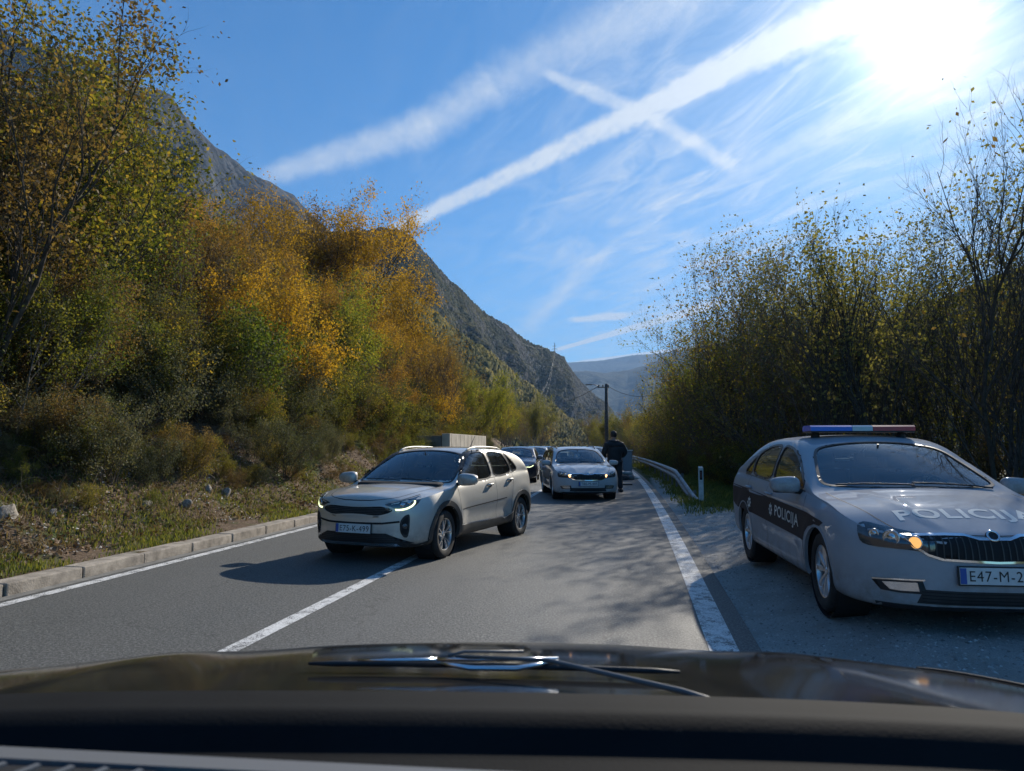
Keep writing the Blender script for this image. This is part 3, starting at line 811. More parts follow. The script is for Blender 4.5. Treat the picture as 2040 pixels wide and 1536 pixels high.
# the belt of trees on the right
hedge = [grow(500 + i, 6.0, stems=5, lean=0.36, kids=(11, 6, 4), r0=0.05, bark=m_bark3, leaf=5600, lsize=0.075, clump=0.16, base_bare=0.05) for i in range(4)]
hedge2 = [grow(520 + i, 6.2, stems=4, lean=0.4, kids=(10, 7, 4), r0=0.05, leaf=2600, lsize=0.08, clump=0.16, base_bare=0.1) for i in range(2)]
line = [(75, 2.2), (55, 2.5), (42, 2.9), (32, 3.6), (25, 4.8), (20, 6.3), (16.5, 7.9), (13.5, 9.4), (10.5, 10.8), (7, 11.4), (2, 12.5)]
ly = np.array([p[0] for p in line][::-1]); ls = np.array([p[1] for p in line][::-1])
for off, step in ((0.0, 2.3), (2.2, 2.7), (5.2, 3.3)):
    y = 3.0 + r.rand()
    while y < 78:
        s = float(np.interp(y, ly, ls)) + off + r.uniform(-.4, .5) + .5
        x = s + float(road_c(y))
        kd = ['dark'] * 6 + ['olive'] * 4 + ['grey', 'brown', 'lime']; kd = kd[r.randint(len(kd))]
        dense = r.rand() < 0.66
        me = (hedge if dense else hedge2); me = me[r.randint(len(me))]
        sc_ = r.uniform(0.95, 1.2) * (0.97 if off == 0 else 1.22)
        if y < 19: sc_ *= .80
        if y > 34: sc_ *= 0.94 - 0.40 * smooth01((y - 34) / 30)
        lab = f"{size_word(sc_, .9, 1.15)} {'leafy' if dense else 'sparse'} {COLN[kd]} tree in the {'front' if off == 0 else 'middle' if off < 4 else 'rear'} row {right_place(x, y)}"
        put_tree("roadside_tree", me, (x, y, ground_at(x, y) - .1), r.uniform(0, 6.28), float(sc_), ML[kd], lab, "tree", lab.replace('tree', 'trees'))
        y += step * r.uniform(.8, 1.2) * (1 if y > 25 else 0.85)
# low brush at the foot of the belt
for i in range(46):
    y = 4 + 46 * r.rand(); s = float(np.interp(y, ly, ls)) + r.uniform(-.5, .3); x = s + float(road_c(y))
    kd = ['brown', 'dark', 'olive', 'brown', 'green'][r.randint(5)]
    lab = f"low {COLN[kd]} shrub at the foot of the trees {right_place(x, y)}"
    put_tree("hedge_shrub", bushy[r.randint(3)], (x, y, ground_at(x, y) - .05), r.uniform(0, 6.28), r.uniform(.4, .75), ML[kd], lab, "shrub", lab.replace("shrub", "shrubs"))
slim = grow(601, 8.4, stems=1, lean=0.05, kids=(22, 5, 3), r0=0.085, leaf=1500, lsize=0.13, spread=0.62, clump=0.10, base_bare=0.12, upb=0.9, kink=0.07)
x, y = from_px(1752, 15.5)
put_tree("tall_tree", slim, (x, y, ground_at(x, y) - .2), 0.4, 7.7 / zmax(slim), ML['dark'], "tall slender tree with few leaves rising above the right belt", "tree")
slim2 = grow(611, 7.6, stems=3, lean=0.3, kids=(14, 5, 3), r0=0.075, leaf=900, lsize=0.12, spread=0.6, clump=0.12, base_bare=0.2, upb=0.8, kink=0.09)
x, y = from_px(1655, 16.5)
put_tree("forked_tree", slim2, (x, y, ground_at(x, y) - .2), 1.4, 6.6 / zmax(slim2), ML['dark'], "thick dark trunk with thin brown leaves left of the tall slender tree", "tree")
bare = grow(621, 9.0, stems=6, lean=0.8, kids=(15, 9, 5), r0=0.062, leaf=260, lsize=0.12, spread=0.72, clump=0.10, base_bare=0.18, upb=0.55, kink=0.12)
x, y = from_px(1985, 12.8)
put_tree("bare_tree", bare, (x, y, ground_at(x, y) - .2), 2.2, 8.4 / zmax(bare), ML['brown'], "large bare tree with reddish twigs at the right edge", "tree")

# ------------------------------------------------------------------ ground cover
def scatter(n, srange, yrange, dens=None, seed=1, ybias=1.0):
    r = np.random.RandomState(seed)
    y = yrange[0] + (yrange[1] - yrange[0]) * r.rand(n) ** ybias; s = srange[0] + (srange[1] - srange[0]) * r.rand(n)
    if dens is not None:
        kp = r.rand(n) < dens(s, y); s, y = s[kp], y[kp]
    z = land_h(s, y)
    return np.stack([s + road_c(y), y, z], -1), s, y

def blades(name, P_, h, m_, seed, wid=0.006, lean=0.5, label=None):
    r = np.random.RandomState(seed); n = len(P_)
    a = r.uniform(0, 6.28, n); hh = h * r.uniform(.5, 1.3, n)
    dx, dy = np.cos(a), np.sin(a)
    w_ = wid * r.uniform(.7, 1.4, n)
    l = lean * hh * r.uniform(.3, 1, n); b = r.uniform(0, 6.28, n)
    base = P_ - np.array([0, 0, .01])
    side = np.stack([dx * w_, dy * w_, 0 * w_], -1)
    mid = base + np.stack([np.cos(b) * l * .4, np.sin(b) * l * .4, hh * .6], -1)
    top = base + np.stack([np.cos(b) * l, np.sin(b) * l, hh], -1)
    V = np.stack([base - side, base + side, mid + side * .8, mid - side * .8, top, top + side * .1], 1)
    V = V.reshape(-1, 3)
    i = np.arange(n)[:, None] * 6
    F = np.concatenate([i + np.array([0, 1, 2, 3]), i + np.array([3, 2, 5, 4])])
    o_ = mesh_np(name, V, F, m_); tag(o_, label, None, None, 'stuff'); return o_

gm = leaf_mat('grass_blade', [(0.1, (0.04, 0.06, 0.014)), (0.5, (0.11, 0.14, 0.030)), (0.8, (0.20, 0.21, 0.05)), (0.97, (0.26, 0.23, 0.09))], 0.4)
dm = leaf_mat('dry_blade', [(0.1, (0.08, 0.06, 0.03)), (0.5, (0.17, 0.13, 0.07)), (0.9, (0.33, 0.27, 0.16))], 0.3)
def patchy(s, y, seed, lo, hi): return smooth01((fnoise(s * 1.6, y * 1.6, seed, 3) + 0.3 - lo) / (hi - lo))
P1, s1, y1 = scatter(130000, (-9.6, -6.42), (1.5, 42), lambda s, y: patchy(s, y, 4, -.75, .35) * np.clip(1.25 - (-s - 6.4) * .34, 0, 1), 3, 1.5)
o = blades("grass", P1, 0.075, gm, 5, 0.007)
tag(o, "short green grass and weeds along the top of the left kerb", "grass")
P2, s2, y2 = scatter(90000, (0.95, 6.0), (13.5, 58), lambda s, y: np.clip((s - 1.05 - 0.15 * fnoise(s * 2, y * 2, 5, 2)) * 2.0, 0, 1) * smooth01((y - 14.0 - 1.1 * fnoise(s * 1.3, y, 9, 2)) / 2.5) * (0.35 + patchy(s, y, 14, -.3, .5)), 7, 1.5)
o = blades("grass", P2, 0.10, gm, 6, 0.009)
tag(o, "sunlit green grass under the guardrail on the right", "grass")
P2, s2, y2 = scatter(26000, (4.2, 13.0), (4, 18), lambda s, y: smooth01((s - np.interp(y, ly, ls) + 1.7) / .8), 17, 1.0)
o = blades("grass", P2, 0.14, gm, 8, 0.010)
tag(o, "rough grass between the gravel and the right tree belt", "grass")
P3, s3, y3 = scatter(60000, (-11.8, -6.9), (1.0, 46), lambda s, y: 0.15 + 0.85 * patchy(s, y, 24, -.2, .6), 13, 1.35)
o = blades("dry_grass", P3, 0.13, dm, 9, 0.006, 1.1)
tag(o, "dry yellowish grass over the left bank", "grass")
# fallen leaves and broken twigs
lm = leaf_mat('fallen_leaf', [(0.1, (0.06, 0.035, 0.02)), (0.4, (0.15, 0.09, 0.05)), (0.75, (0.30, 0.21, 0.13)), (0.98, (0.46, 0.38, 0.27))], 0.1)
P4, s4, y4 = scatter(80000, (-14.0, -6.75), (0.5, 50), lambda s, y: 0.35 + 0.65 * patchy(s, y, 34, -.5, .5), 23, 1.35)
P4[:, 2] += nrs.uniform(0.0, 0.05, len(P4))
me = leaves_mesh("leaf_litter", P4, 0.065, lm, nrs, up=0.5)
o = bpy.data.objects.new("leaf_litter", me); col.objects.link(o); tag(o, "brown fallen leaves covering the left bank", "leaves", None, 'stuff')
T = Tubes(); r = np.random.RandomState(77)
Pt, st, yt = scatter(3600, (-12.5, -7.3), (1.0, 44), lambda s, y: 0.25 + 0.75 * np.clip((-s - 7.3) / 2.0, 0, 1), 29, 1.3)
for p in Pt:
    a = r.uniform(0, 6.28); L = r.uniform(.15, .75); d = np.array([math.cos(a), math.sin(a), r.uniform(0.1, 1.6)]); d /= np.linalg.norm(d)
    pts = [p]
    for k_ in range(4):
        d = d + r.normal(size=3) * .28; d[2] -= 0.12; d /= np.linalg.norm(d); pts.append(pts[-1] + d * L / 4)
    T.add(pts, np.linspace(.006, .002, 5) * r.uniform(.6, 1.5), 3)
me = T.mesh("brushwood", mat("dry_twig", (0.20, 0.165, 0.13), 0.9, var=0.5, vscale=3))
o = bpy.data.objects.new("brushwood", me); col.objects.link(o); tag(o, "tangle of dry grey twigs and stems over the left bank", "brushwood", None, 'stuff')
# loose stones
m_rock = mat("limestone", (0.30, 0.27, 0.23), 0.95, var=0.6, vscale=6, bump=0.8, bscale=18, spec=0.2)
def rock_mesh(seed, sub=3):
    bm = bmesh.new(); bmesh.ops.create_icosphere(bm, subdivisions=sub, radius=1.0)
    r = random.Random(seed); pl = [(Vector((r.gauss(0, 1), r.gauss(0, 1), r.gauss(0, 1))).normalized(), r.uniform(.45, .9)) for _ in range(9)]
    for v in bm.verts:
        for n_, d_ in pl:
            e = v.co.dot(n_) - d_
            if e > 0: v.co -= n_ * e * .85
        v.co += Vector((r.gauss(0, 1), r.gauss(0, 1), r.gauss(0, 1))) * .02
    me = bpy.data.meshes.new("rock"); bm.to_mesh(me); bm.free(); me.materials.append(m_rock); me.shade_smooth(); return me
rocks = [rock_mesh(i) for i in range(4)]
for (px, s, sc_, lab) in [(30, -7.85, .26, "large grey boulder in the bank at the left edge"), (118, -7.75, .13, "pale rock at the foot of the bank near the left edge"),
        (205, -8.3, .12, "grey rock half hidden in the brush above the kerb"), (300, -7.7, .13, "small pale stone at the foot of the bank"), (375, -7.6, .15, "flat stone lying at the bank foot mid slope"),
        (420, -7.8, .14, "grey rock with a dark hollow beside it"), (455, -7.7, .16, "light stone nearest the crossover on the bank"), (250, -7.2, .09, "small stone on the verge behind the kerb"),
        (325, -9.0, .12, "pale stone high in the brush"), (610, -8.0, .14, "pale stone on the bank above the crossover mirror")]:
    x, y = at_slope(px, 0, s)
    o = bpy.data.objects.new("rock", rocks[px % 4]); col.objects.link(o)
    o.location = (x, y, ground_at(x, y) - sc_ * .12); o.scale = (sc_ * 1.0, sc_ * .75, sc_ * .5); o.rotation_euler = (px, px * 2, px * 3)
    tag(o, lab, "rock")
# crumbs of stone: on the gravel and the bank
def pebbles(name, P_, size, m_, seed, label):
    r = np.random.RandomState(seed); n = len(P_)
    base = np.array([(1, 0, 0), (-.5, .85, 0), (-.5, -.85, 0), (0, 0, .8)]); 
    q = r.uniform(0, 6.28, n); cq, sq = np.cos(q), np.sin(q); sz = size * r.uniform(.4, 1.5, n) ** 1.3
    b = base[None] * (1 + r.uniform(-.35, .35, (n, 4, 3)))
    X = (b[..., 0] * cq[:, None] - b[..., 1] * sq[:, None]) * sz[:, None]; Y = (b[..., 0] * sq[:, None] + b[..., 1] * cq[:, None]) * sz[:, None]; Z = b[..., 2] * sz[:, None] * .7
    V = P_[:, None] + np.stack([X, Y, Z], -1); i = np.arange(n)[:, None] * 4
    F = np.concatenate([i + np.array(f) for f in ((0, 1, 3), (1, 2, 3), (2, 0, 3))])
    o_ = mesh_np(name, V.reshape(-1, 3), F, m_); tag(o_, label, "gravel", None, 'stuff'); return o_
m_peb = bpy.data.materials.new("pebble"); m_peb.use_nodes = True; t = NT(m_peb.node_tree)
b = t.n('ShaderNodeBsdfPrincipled'); o = t.n('ShaderNodeOutputMaterial'); t.put(o.inputs[0], b.outputs[0])
t.put(b.inputs['Base Color'], t.ramp(t.n('ShaderNodeNewGeometry').outputs['Random Per Island'], [(0, (.16, .15, .135)), (.6, (.36, .35, .32)), (1, (.62, .6, .56))])); b.inputs['Roughness'].default_value = .9
P5, s5, y5 = scatter(60000, (0.80, 8.5), (2.2, 22), lambda s, y: np.clip((5.4 - s) * 1.2, 0.06, 1) * smooth01((19 - y) / 6) , 41, 1.2)
pebbles("gravel", P5, 0.011, m_peb, 3, "loose pale stones over the lay-by")
P6, s6, y6 = scatter(9000, (-9.5, -6.8), (1.0, 30), lambda s, y: patchy(s, y, 44, 0., .6), 43, 1.3)
pebbles("gravel", P6, 0.022, m_peb, 4, "small loose stones at the foot of the left bank")
# ------------------------------------------------------------------ car builder
def pchip(pts):
    x = np.array([p[0] for p in pts], float); y = np.array([p[1] for p in pts], float)
    h = np.diff(x); d = np.diff(y) / h; m = np.zeros(len(x))
    for i in range(1, len(x) - 1):
        if d[i - 1] * d[i] > 0:
            w1, w2 = 2 * h[i] + h[i - 1], h[i] + 2 * h[i - 1]; m[i] = (w1 + w2) / (w1 / d[i - 1] + w2 / d[i])
    m[0], m[-1] = d[0], d[-1]
    def f(q):
        q = np.clip(np.asarray(q, float), x[0], x[-1]); i = np.clip(np.searchsorted(x, q) - 1, 0, len(x) - 2)
        t_ = (q - x[i]) / h[i]
        return (1 + 2 * t_) * (1 - t_) ** 2 * y[i] + t_ * (1 - t_) ** 2 * h[i] * m[i] + t_ * t_ * (3 - 2 * t_) * y[i + 1] + t_ * t_ * (t_ - 1) * h[i] * m[i + 1]
    return f

def chaikin(p, n=2, closed=True):
    p = [tuple(q) for q in p]
    for _ in range(n):
        o = []; N = len(p)
        for i in range(N if closed else N - 1):
            a, b_ = p[i], p[(i + 1) % N]
            o += [(a[0] * .78 + b_[0] * .22, a[1] * .78 + b_[1] * .22), (a[0] * .22 + b_[0] * .78, a[1] * .22 + b_[1] * .78)]
        p = o if closed else [p[0]] + o + [p[-1]]
    return p

def poly_area(p): return 0.5 * sum(p[i][0] * p[(i + 1) % len(p)][1] - p[(i + 1) % len(p)][0] * p[i][1] for i in range(len(p)))

def inset(p, d):
    """move the outline inwards by d (outwards when negative)"""
    s = 1 if poly_area(p) > 0 else -1; o = []; n = len(p)
    for i in range(n):
        a, b_, c = p[i - 1], p[i], p[(i + 1) % n]
        e1 = Vector((b_[0] - a[0], b_[1] - a[1])); e2 = Vector((c[0] - b_[0], c[1] - b_[1]))
        if e1.length < 1e-7 or e2.length < 1e-7: o.append(b_); continue
        e1.normalize(); e2.normalize()
        n1 = Vector((-e1.y, e1.x)) * s; n2 = Vector((-e2.y, e2.x)) * s; m_ = n1 + n2
        if m_.length < 1e-6: m_ = n1
        m_.normalize(); k = d / max(0.5, m_.dot(n1)); o.append((b_[0] + m_.x * k, b_[1] + m_.y * k))
    return o

def inside_np(X, Y, poly):
    c = np.zeros(X.shape, bool); n = len(poly)
    for i in range(n):
        x1, y1 = poly[i]; x2, y2 = poly[(i + 1) % n]
        if y1 == y2: continue
        c ^= ((Y < y1) != (Y < y2)) & (X < (x2 - x1) * (Y - y1) / (y2 - y1) + x1)
    return c

def nearest_np(X, Y, poly):
    bd = np.full(X.shape, 1e9); bx = X.copy(); by = Y.copy(); n = len(poly)
    for i in range(n):
        x1, y1 = poly[i]; x2, y2 = poly[(i + 1) % n]; dx, dy = x2 - x1, y2 - y1; L = dx * dx + dy * dy
        if L < 1e-12: continue
        t_ = np.clip(((X - x1) * dx + (Y - y1) * dy) / L, 0, 1); qx, qy = x1 + t_ * dx, y1 + t_ * dy
        d = np.hypot(X - qx, Y - qy); k = d < bd; bd[k] = d[k]; bx[k] = qx[k]; by[k] = qy[k]
    return bd, bx, by

def densify(p, step):
    o = []; n = len(p)
    for i in range(n):
        a, b_ = p[i], p[(i + 1) % n]; L = math.hypot(b_[0] - a[0], b_[1] - a[1]); k = max(1, int(math.ceil(L / step)))
        for j in range(k): o.append((a[0] + (b_[0] - a[0]) * j / k, a[1] + (b_[1] - a[1]) * j / k))
    return o

class View:
    """a straight projection of the car's skin: side(+1/-1), top, front, rear or slanted"""
    def __init__(s, kind, sg=1, phi=0.0):
        s.kind, s.sg = kind, sg
        if kind == 'side': s.d = Vector((0, -sg, 0)); s.u = Vector((1, 0, 0)); s.v = Vector((0, 0, 1))
        elif kind == 'top': s.d = Vector((0, 0, -1)); s.u = Vector((1, 0, 0)); s.v = Vector((0, 1, 0))
        elif kind == 'front': s.d = Vector((1, 0, 0)); s.u = Vector((0, sg, 0)); s.v = Vector((0, 0, 1))
        elif kind == 'rear': s.d = Vector((-1, 0, 0)); s.u = Vector((0, 1, 0)); s.v = Vector((0, 0, 1))
        else:   # slant: u measures from the nose round to the flank
            p_ = R(phi); s.d = Vector((math.cos(p_), -sg * math.sin(p_), 0)); s.u = Vector((math.sin(p_), sg * math.cos(p_), 0)); s.v = Vector((0, 0, 1))
    def org(s, a, b): return s.u * a + s.v * b - s.d * 6.0

class Car:
    def __init__(s, sp):
        s.sp = sp; L, hw = sp['L'], sp['W'] / 2
        top, bot, sho, crn = map(pchip, (sp['top'], sp['bot'], sp['sho'], sp['crown']))
        n = sp.get('nx', 190)
        q = np.linspace(0, 1, n); e = sp.get('endk', 0.80)
        ends = 0.5 - 0.5 * np.cos(np.pi * q)
        xs = (q * e + ends * (1 - e)) * L
        xs = np.unique(np.concatenate([xs, [0.002, 0.006, 0.013, 0.024, 0.04, 0.06, L - 0.002, L - 0.007, L - 0.015, L - 0.03, L - .05]])); xs[0] = 0.0004; xs[-1] = L - 0.0004
        nf, pf, nr, pr = sp['nose']
        def plan(x):
            a = np.clip(1 - x / nf, 0, 1); b_ = np.clip(1 - (L - x) / nr, 0, 1)
            return hw * (1 - a ** pf) ** (1 / pf) * (1 - b_ ** pr) ** (1 / pr)
        s.plan, s.topf, s.sho = plan, top, sho
        Sf = pchip(sp['S']); rings = []
        kb, ks, kg, kt = 5, 26, 20, 16
        for x in xs:
            w_ = float(plan(x)); zt, zb = float(top(x)), float(bot(x)); cr = min(float(crn(x)), (zt - zb) * .4)
            cr = cr * min(1, w_ / hw * 1.2)
            zs = min(float(sho(x)), zt - cr - 0.004)
            ys = w_ * float(Sf(1)); zc = zt - cr
            tum = sp['tumble'] * (zc - zs) + sp['ledge'] * smooth01((zc - zs) / 0.12)
            yc = max(ys - tum, ys * 0.35)
            P_ = [(w_ * .90 * i / kb, zb) for i in range(kb)]
            for i in range(ks + 1):
                u = i / ks; P_.append((w_ * float(Sf(u)), zb + u * (zs - zb)))
            yl = ys - sp['ledge'] * float(smooth01((zc - zs) / 0.12)) * 0.8
            for i in range(1, kg + 1):
                u = i / kg; bow = sp.get('bow', 0.018) * math.sin(math.pi * u) * float(smooth01((zc - zs) / 0.2))
                P_.append((yl + (yc - yl) * u + bow, zs + (zc - zs) * u))
            for i in range(1, kt + 1):
                t_ = 1 - i / kt; P_.append((yc * t_, zt - cr * (t_ ** sp.get('crp', 2.2))))
            P_ = np.array(P_)
            for _ in range(3): P_[1:-1] = P_[1:-1] * .5 + P_[:-2] * .25 + P_[2:] * .25
            rings.append(np.c_[np.full(len(P_), x), P_])
        G = np.array(rings)                       # nx, m, 3
        if sp.get('mold'): G = sp['mold'](G, s)
        M = G.copy(); M[..., 1] *= -1
        full = np.concatenate([G, M[:, ::-1][:, 1:]], 1)
        full = full[:, :-1]
        nx_, m = full.shape[:2]; s.nx, s.m = nx_, m
        V = full.reshape(-1, 3); i, j = np.meshgrid(np.arange(nx_ - 1), np.arange(m), indexing='ij'); j2 = (j + 1) % m
        F = np.stack([i * m + j, i * m + j2, (i + 1) * m + j2, (i + 1) * m + j], -1).reshape(-1, 4)
        caps = [list(range(m)), list(range((nx_ - 1) * m, nx_ * m))[::-1]]
        s.V, s.F = V, F
        s.bvh = BVHTree.FromPolygons([tuple(v) for v in V], [tuple(f) for f in F] + caps)
        s.keep = np.ones(len(F), bool); s.W = V.copy()
    def hit(s, view, a, b):
        h = s.bvh.ray_cast(view.org(a, b), view.d)
        if h[0] is None: return None
        n = h[1]
        if n.dot(view.d) > 0: n = -n
        return h[0], n
    def cut(s, poly, view, cell=0.016, lim=None):
        """open a hole with a clean edge in the skin"""
        V = s.W; U = V @ np.array(view.u); Q = V @ np.array(view.v)
        sel = lim(V) if lim is not None else ((V[:, 1] * view.sg) > 0.3 if view.kind == 'side' else (V[:, 2] > 0.75))
        bd, bx, by = nearest_np(U, Q, poly)
        k = sel & (bd < cell)
        for i in np.where(k)[0]:
            h = s.hit(view, bx[i], by[i])
            if h and (h[0] - Vector(V[i])).length < 0.12: s.W[i] = h[0]
        cen = s.W[s.F].mean(1); fs = sel[s.F].all(1)
        s.keep &= ~(fs & inside_np(cen @ np.array(view.u), cen @ np.array(view.v), poly))
    def panel(s, name, poly, view, m_, off=0.002, thick=0.0, hole=None, step=0.035, parent=None, smooth=True, shape=None, mb=None):
        """a piece that lies on the skin; `hole` leaves a ring, `thick` gives it depth"""
        P2 = densify(poly, step); n0 = len(P2); H2 = densify(hole, step) if hole else []
        xs_ = [p[0] for p in P2]; ys_ = [p[1] for p in P2]; pts = [Vector(p) for p in P2 + H2]
        X, Y = np.meshgrid(np.arange(min(xs_) + step * .5, max(xs_), step), np.arange(min(ys_) + step * .5, max(ys_), step)); X = X.ravel(); Y = Y.ravel()
        ok = inside_np(X, Y, P2)
        if hole: ok &= ~inside_np(X, Y, H2)
        if ok.any():
            bd, _, _ = nearest_np(X, Y, P2); ok &= bd > step * .35
            if hole: bd, _, _ = nearest_np(X, Y, H2); ok &= bd > step * .35
        pts += [Vector((a, b_)) for a, b_ in zip(X[ok], Y[ok])]
        ed = [(i, (i + 1) % n0) for i in range(n0)] + [(n0 + i, n0 + (i + 1) % len(H2)) for i in range(len(H2))]
        vo, eo, fo, *_ = delaunay_2d_cdt(pts, ed, [], 0, 1e-6)
        C = np.array([[sum(vo[i][0] for i in f) / len(f), sum(vo[i][1] for i in f) / len(f)] for f in fo])
        kp = inside_np(C[:, 0], C[:, 1], P2)
        if hole: kp &= ~inside_np(C[:, 0], C[:, 1], H2)
        outv = []; last = None; base = []
        for v in vo:
            h = s.hit(view, v[0], v[1])
            if h is None:
                h = last or (view.org(v[0], v[1]) + view.d * 6, -view.d)
            last = h; o_ = off if not callable(off) else off(v[0], v[1])
            outv.append(h[0] + h[1] * o_); base.append(h[0] + h[1] * (o_ - thick))
        faces = [tuple(f) for f, k in zip(fo, kp) if k]
        # turn faces outwards
        ff = []
        for f in faces:
            a, b_, c = outv[f[0]], outv[f[1]], outv[f[2]]; nn = (b_ - a).cross(c - a)
            ff.append(f if nn.dot(view.d) < 0 else f[::-1])
        if thick > 0:
            cnt = {}
            for f in ff:
                for a, b_ in zip(f, f[1:] + f[:1]): cnt[(a, b_)] = 1
            n1 = len(outv); outv = outv + base
            ff += [(b_, a, a + n1, b_ + n1) for (a, b_) in cnt if (b_, a) not in cnt]
        if mb is not None: mb.add(outv, ff); return None
        o = mesh_np(name, outv, ff, m_, smooth=False, parent=parent or s.root)
        if smooth: edge_split_smooth(o, 40)
        return o
    def line(s, pts, view, wid, mb, off=0.0012, step=0.03):
        """a narrow strip that follows the skin (panel gaps, trim)"""
        P_ = []
        for i in range(len(pts) - 1):
            a, b_ = pts[i], pts[i + 1]; L_ = math.hypot(b_[0] - a[0], b_[1] - a[1]); k = max(1, int(L_ / step))
            P_ += [(a[0] + (b_[0] - a[0]) * j / k, a[1] + (b_[1] - a[1]) * j / k) for j in range(k)]
        P_.append(pts[-1]); vs = []; fs = []
        for i, p in enumerate(P_):
            a = P_[max(i - 1, 0)]; b_ = P_[min(i + 1, len(P_) - 1)]; dx, dy = b_[0] - a[0], b_[1] - a[1]; L_ = math.hypot(dx, dy) or 1
            nx_, ny_ = -dy / L_ * wid / 2, dx / L_ * wid / 2
            h1, h2 = s.hit(view, p[0] + nx_, p[1] + ny_), s.hit(view, p[0] - nx_, p[1] - ny_)
            if h1 is None or h2 is None:
                vs += [None, None]; continue
            vs += [h1[0] + h1[1] * off, h2[0] + h2[1] * off]
        good = [v is not None for v in vs]; vs = [v if v is not None else Vector((0, 0, 0)) for v in vs]
        for i in range(len(P_) - 1):
            q_ = (2 * i, 2 * i + 1, 2 * i + 3, 2 * i + 2)
            if all(good[k] for k in q_): fs.append(q_)
        mb.add(vs, fs)
    def body(s, m_, name="body", inner=None):
        keepF = s.F[s.keep]
        used = np.unique(keepF); mp = -np.ones(len(s.W), int); mp[used] = np.arange(len(used))
        V = s.W[used]; F = mp[keepF]
        o = mesh_np(name, V, F, m_, smooth=True, parent=s.root)
        bm = bmesh.new(); bm.from_mesh(o.data)
        # close the small openings at nose and tail
        bd = [e for e in bm.edges if e.is_boundary]
        for xe in (s.V[:, 0].min(), s.V[:, 0].max()):
            es = [e for e in bd if all(abs(v.co.x - xe) < 1e-4 for v in e.verts)]
            if es:
                try: bmesh.ops.contextual_create(bm, geom=es)
                except Exception: pass
        bmesh.ops.recalc_face_normals(bm, faces=bm.faces[:]); bm.to_mesh(o.data); bm.free(); o.data.shade_smooth()
        if inner:
            me = o.data; co = np.empty(len(me.vertices) * 3, np.float32); me.vertices.foreach_get('co', co); co = co.reshape(-1, 3)
            no = np.array([tuple(v.normal) for v in me.vertices])
            cen = co - no * 0.03; cen[:, 2] = np.maximum(cen[:, 2], s.sp['floor'])
            fs = [tuple(p.vertices) for p in me.polygons if me.vertices[p.vertices[0]].co.x > s.sp['cabin'][0] and me.vertices[p.vertices[0]].co.x < s.sp['cabin'][1]]
            mesh_np("cabin_lining", cen, fs, inner, smooth=True, parent=s.root)
        return o

def text_mesh(txt, size=1.0, bold=0.0, sx=1.0, extr=0.0, space=1.0):
    cu = bpy.data.curves.new("lettering", 'FONT'); cu.body = txt; cu.size = size; cu.offset = bold; cu.extrude = extr; cu.space_character = space; cu.resolution_u = 4
    ob = bpy.data.objects.new("lettering", cu); col.objects.link(ob)
    bpy.context.view_layer.update()
    me = bpy.data.meshes.new_from_object(ob.evaluated_get(bpy.context.evaluated_depsgraph_get()))
    bpy.data.objects.remove(ob, do_unlink=True)
    co = np.empty(len(me.vertices) * 3, np.float32); me.vertices.foreach_get('co', co); co = co.reshape(-1, 3)
    co[:, 0] *= sx; co[:, 0] -= (co[:, 0].min() + co[:, 0].max()) / 2; co[:, 1] -= (co[:, 1].min() + co[:, 1].max()) / 2
    fs = [tuple(p.vertices) for p in me.polygons]; bpy.data.meshes.remove(me)
    return co, fs

def dense_text(co, fs, mx):
    bm = bmesh.new(); vs = [bm.verts.new(tuple(map(float, c))) for c in co]
    for f in fs:
        try: bm.faces.new([vs[i] for i in f])
        except Exception: pass
    bmesh.ops.triangulate(bm, faces=bm.faces[:])
    for _ in range(5):
        es = [e for e in bm.edges if e.calc_length() > mx]
        if not es: break
        bmesh.ops.subdivide_edges(bm, edges=es, cuts=1); bmesh.ops.triangulate(bm, faces=[f for f in bm.faces if len(f.verts) > 3])
    bm.verts.index_update(); co2 = np.array([tuple(v.co) for v in bm.verts]); f2 = [tuple(v.index for v in f.verts) for f in bm.faces]; bm.free()
    return co2, f2

M_GLASS = bpy.data.materials.new("car_glass"); M_GLASS.use_nodes = True
t = NT(M_GLASS.node_tree)
fr = t.n('ShaderNodeFresnel'); fr.inputs[0].default_value = 1.5
tr = t.n('ShaderNodeBsdfTransparent'); tr.inputs[0].default_value = (0.66, 0.74, 0.72, 1); gl_ = t.n('ShaderNodeBsdfGlossy'); gl_.inputs['Roughness'].default_value = 0.015
gl_.inputs[0].default_value = (0.95, 0.97, 1, 1)
mx = t.n('ShaderNodeMixShader'); t.put(mx.inputs[0], t.m('ADD', t.m('MULTIPLY', fr.outputs[0], 1.25), 0.03, clamp=True)); t.put(mx.inputs[1], tr.outputs[0]); t.put(mx.inputs[2], gl_.outputs[0])
df = t.n('ShaderNodeBsdfDiffuse'); df.inputs[0].default_value = (0.5, 0.5, 0.48, 1); m2 = t.n('ShaderNodeMixShader')
dst = t.noise(t.n('ShaderNodeTexCoord').outputs['Object'], 3.0, 5.0, 0.65); t.put(m2.inputs[0], t.ramp(dst, [(0.35, 0.012), (0.75, 0.075)])); t.put(m2.inputs[1], mx.outputs[0]); t.put(m2.inputs[2], df.outputs[0])
o = t.n('ShaderNodeOutputMaterial'); t.put(o.inputs[0], m2.outputs[0])

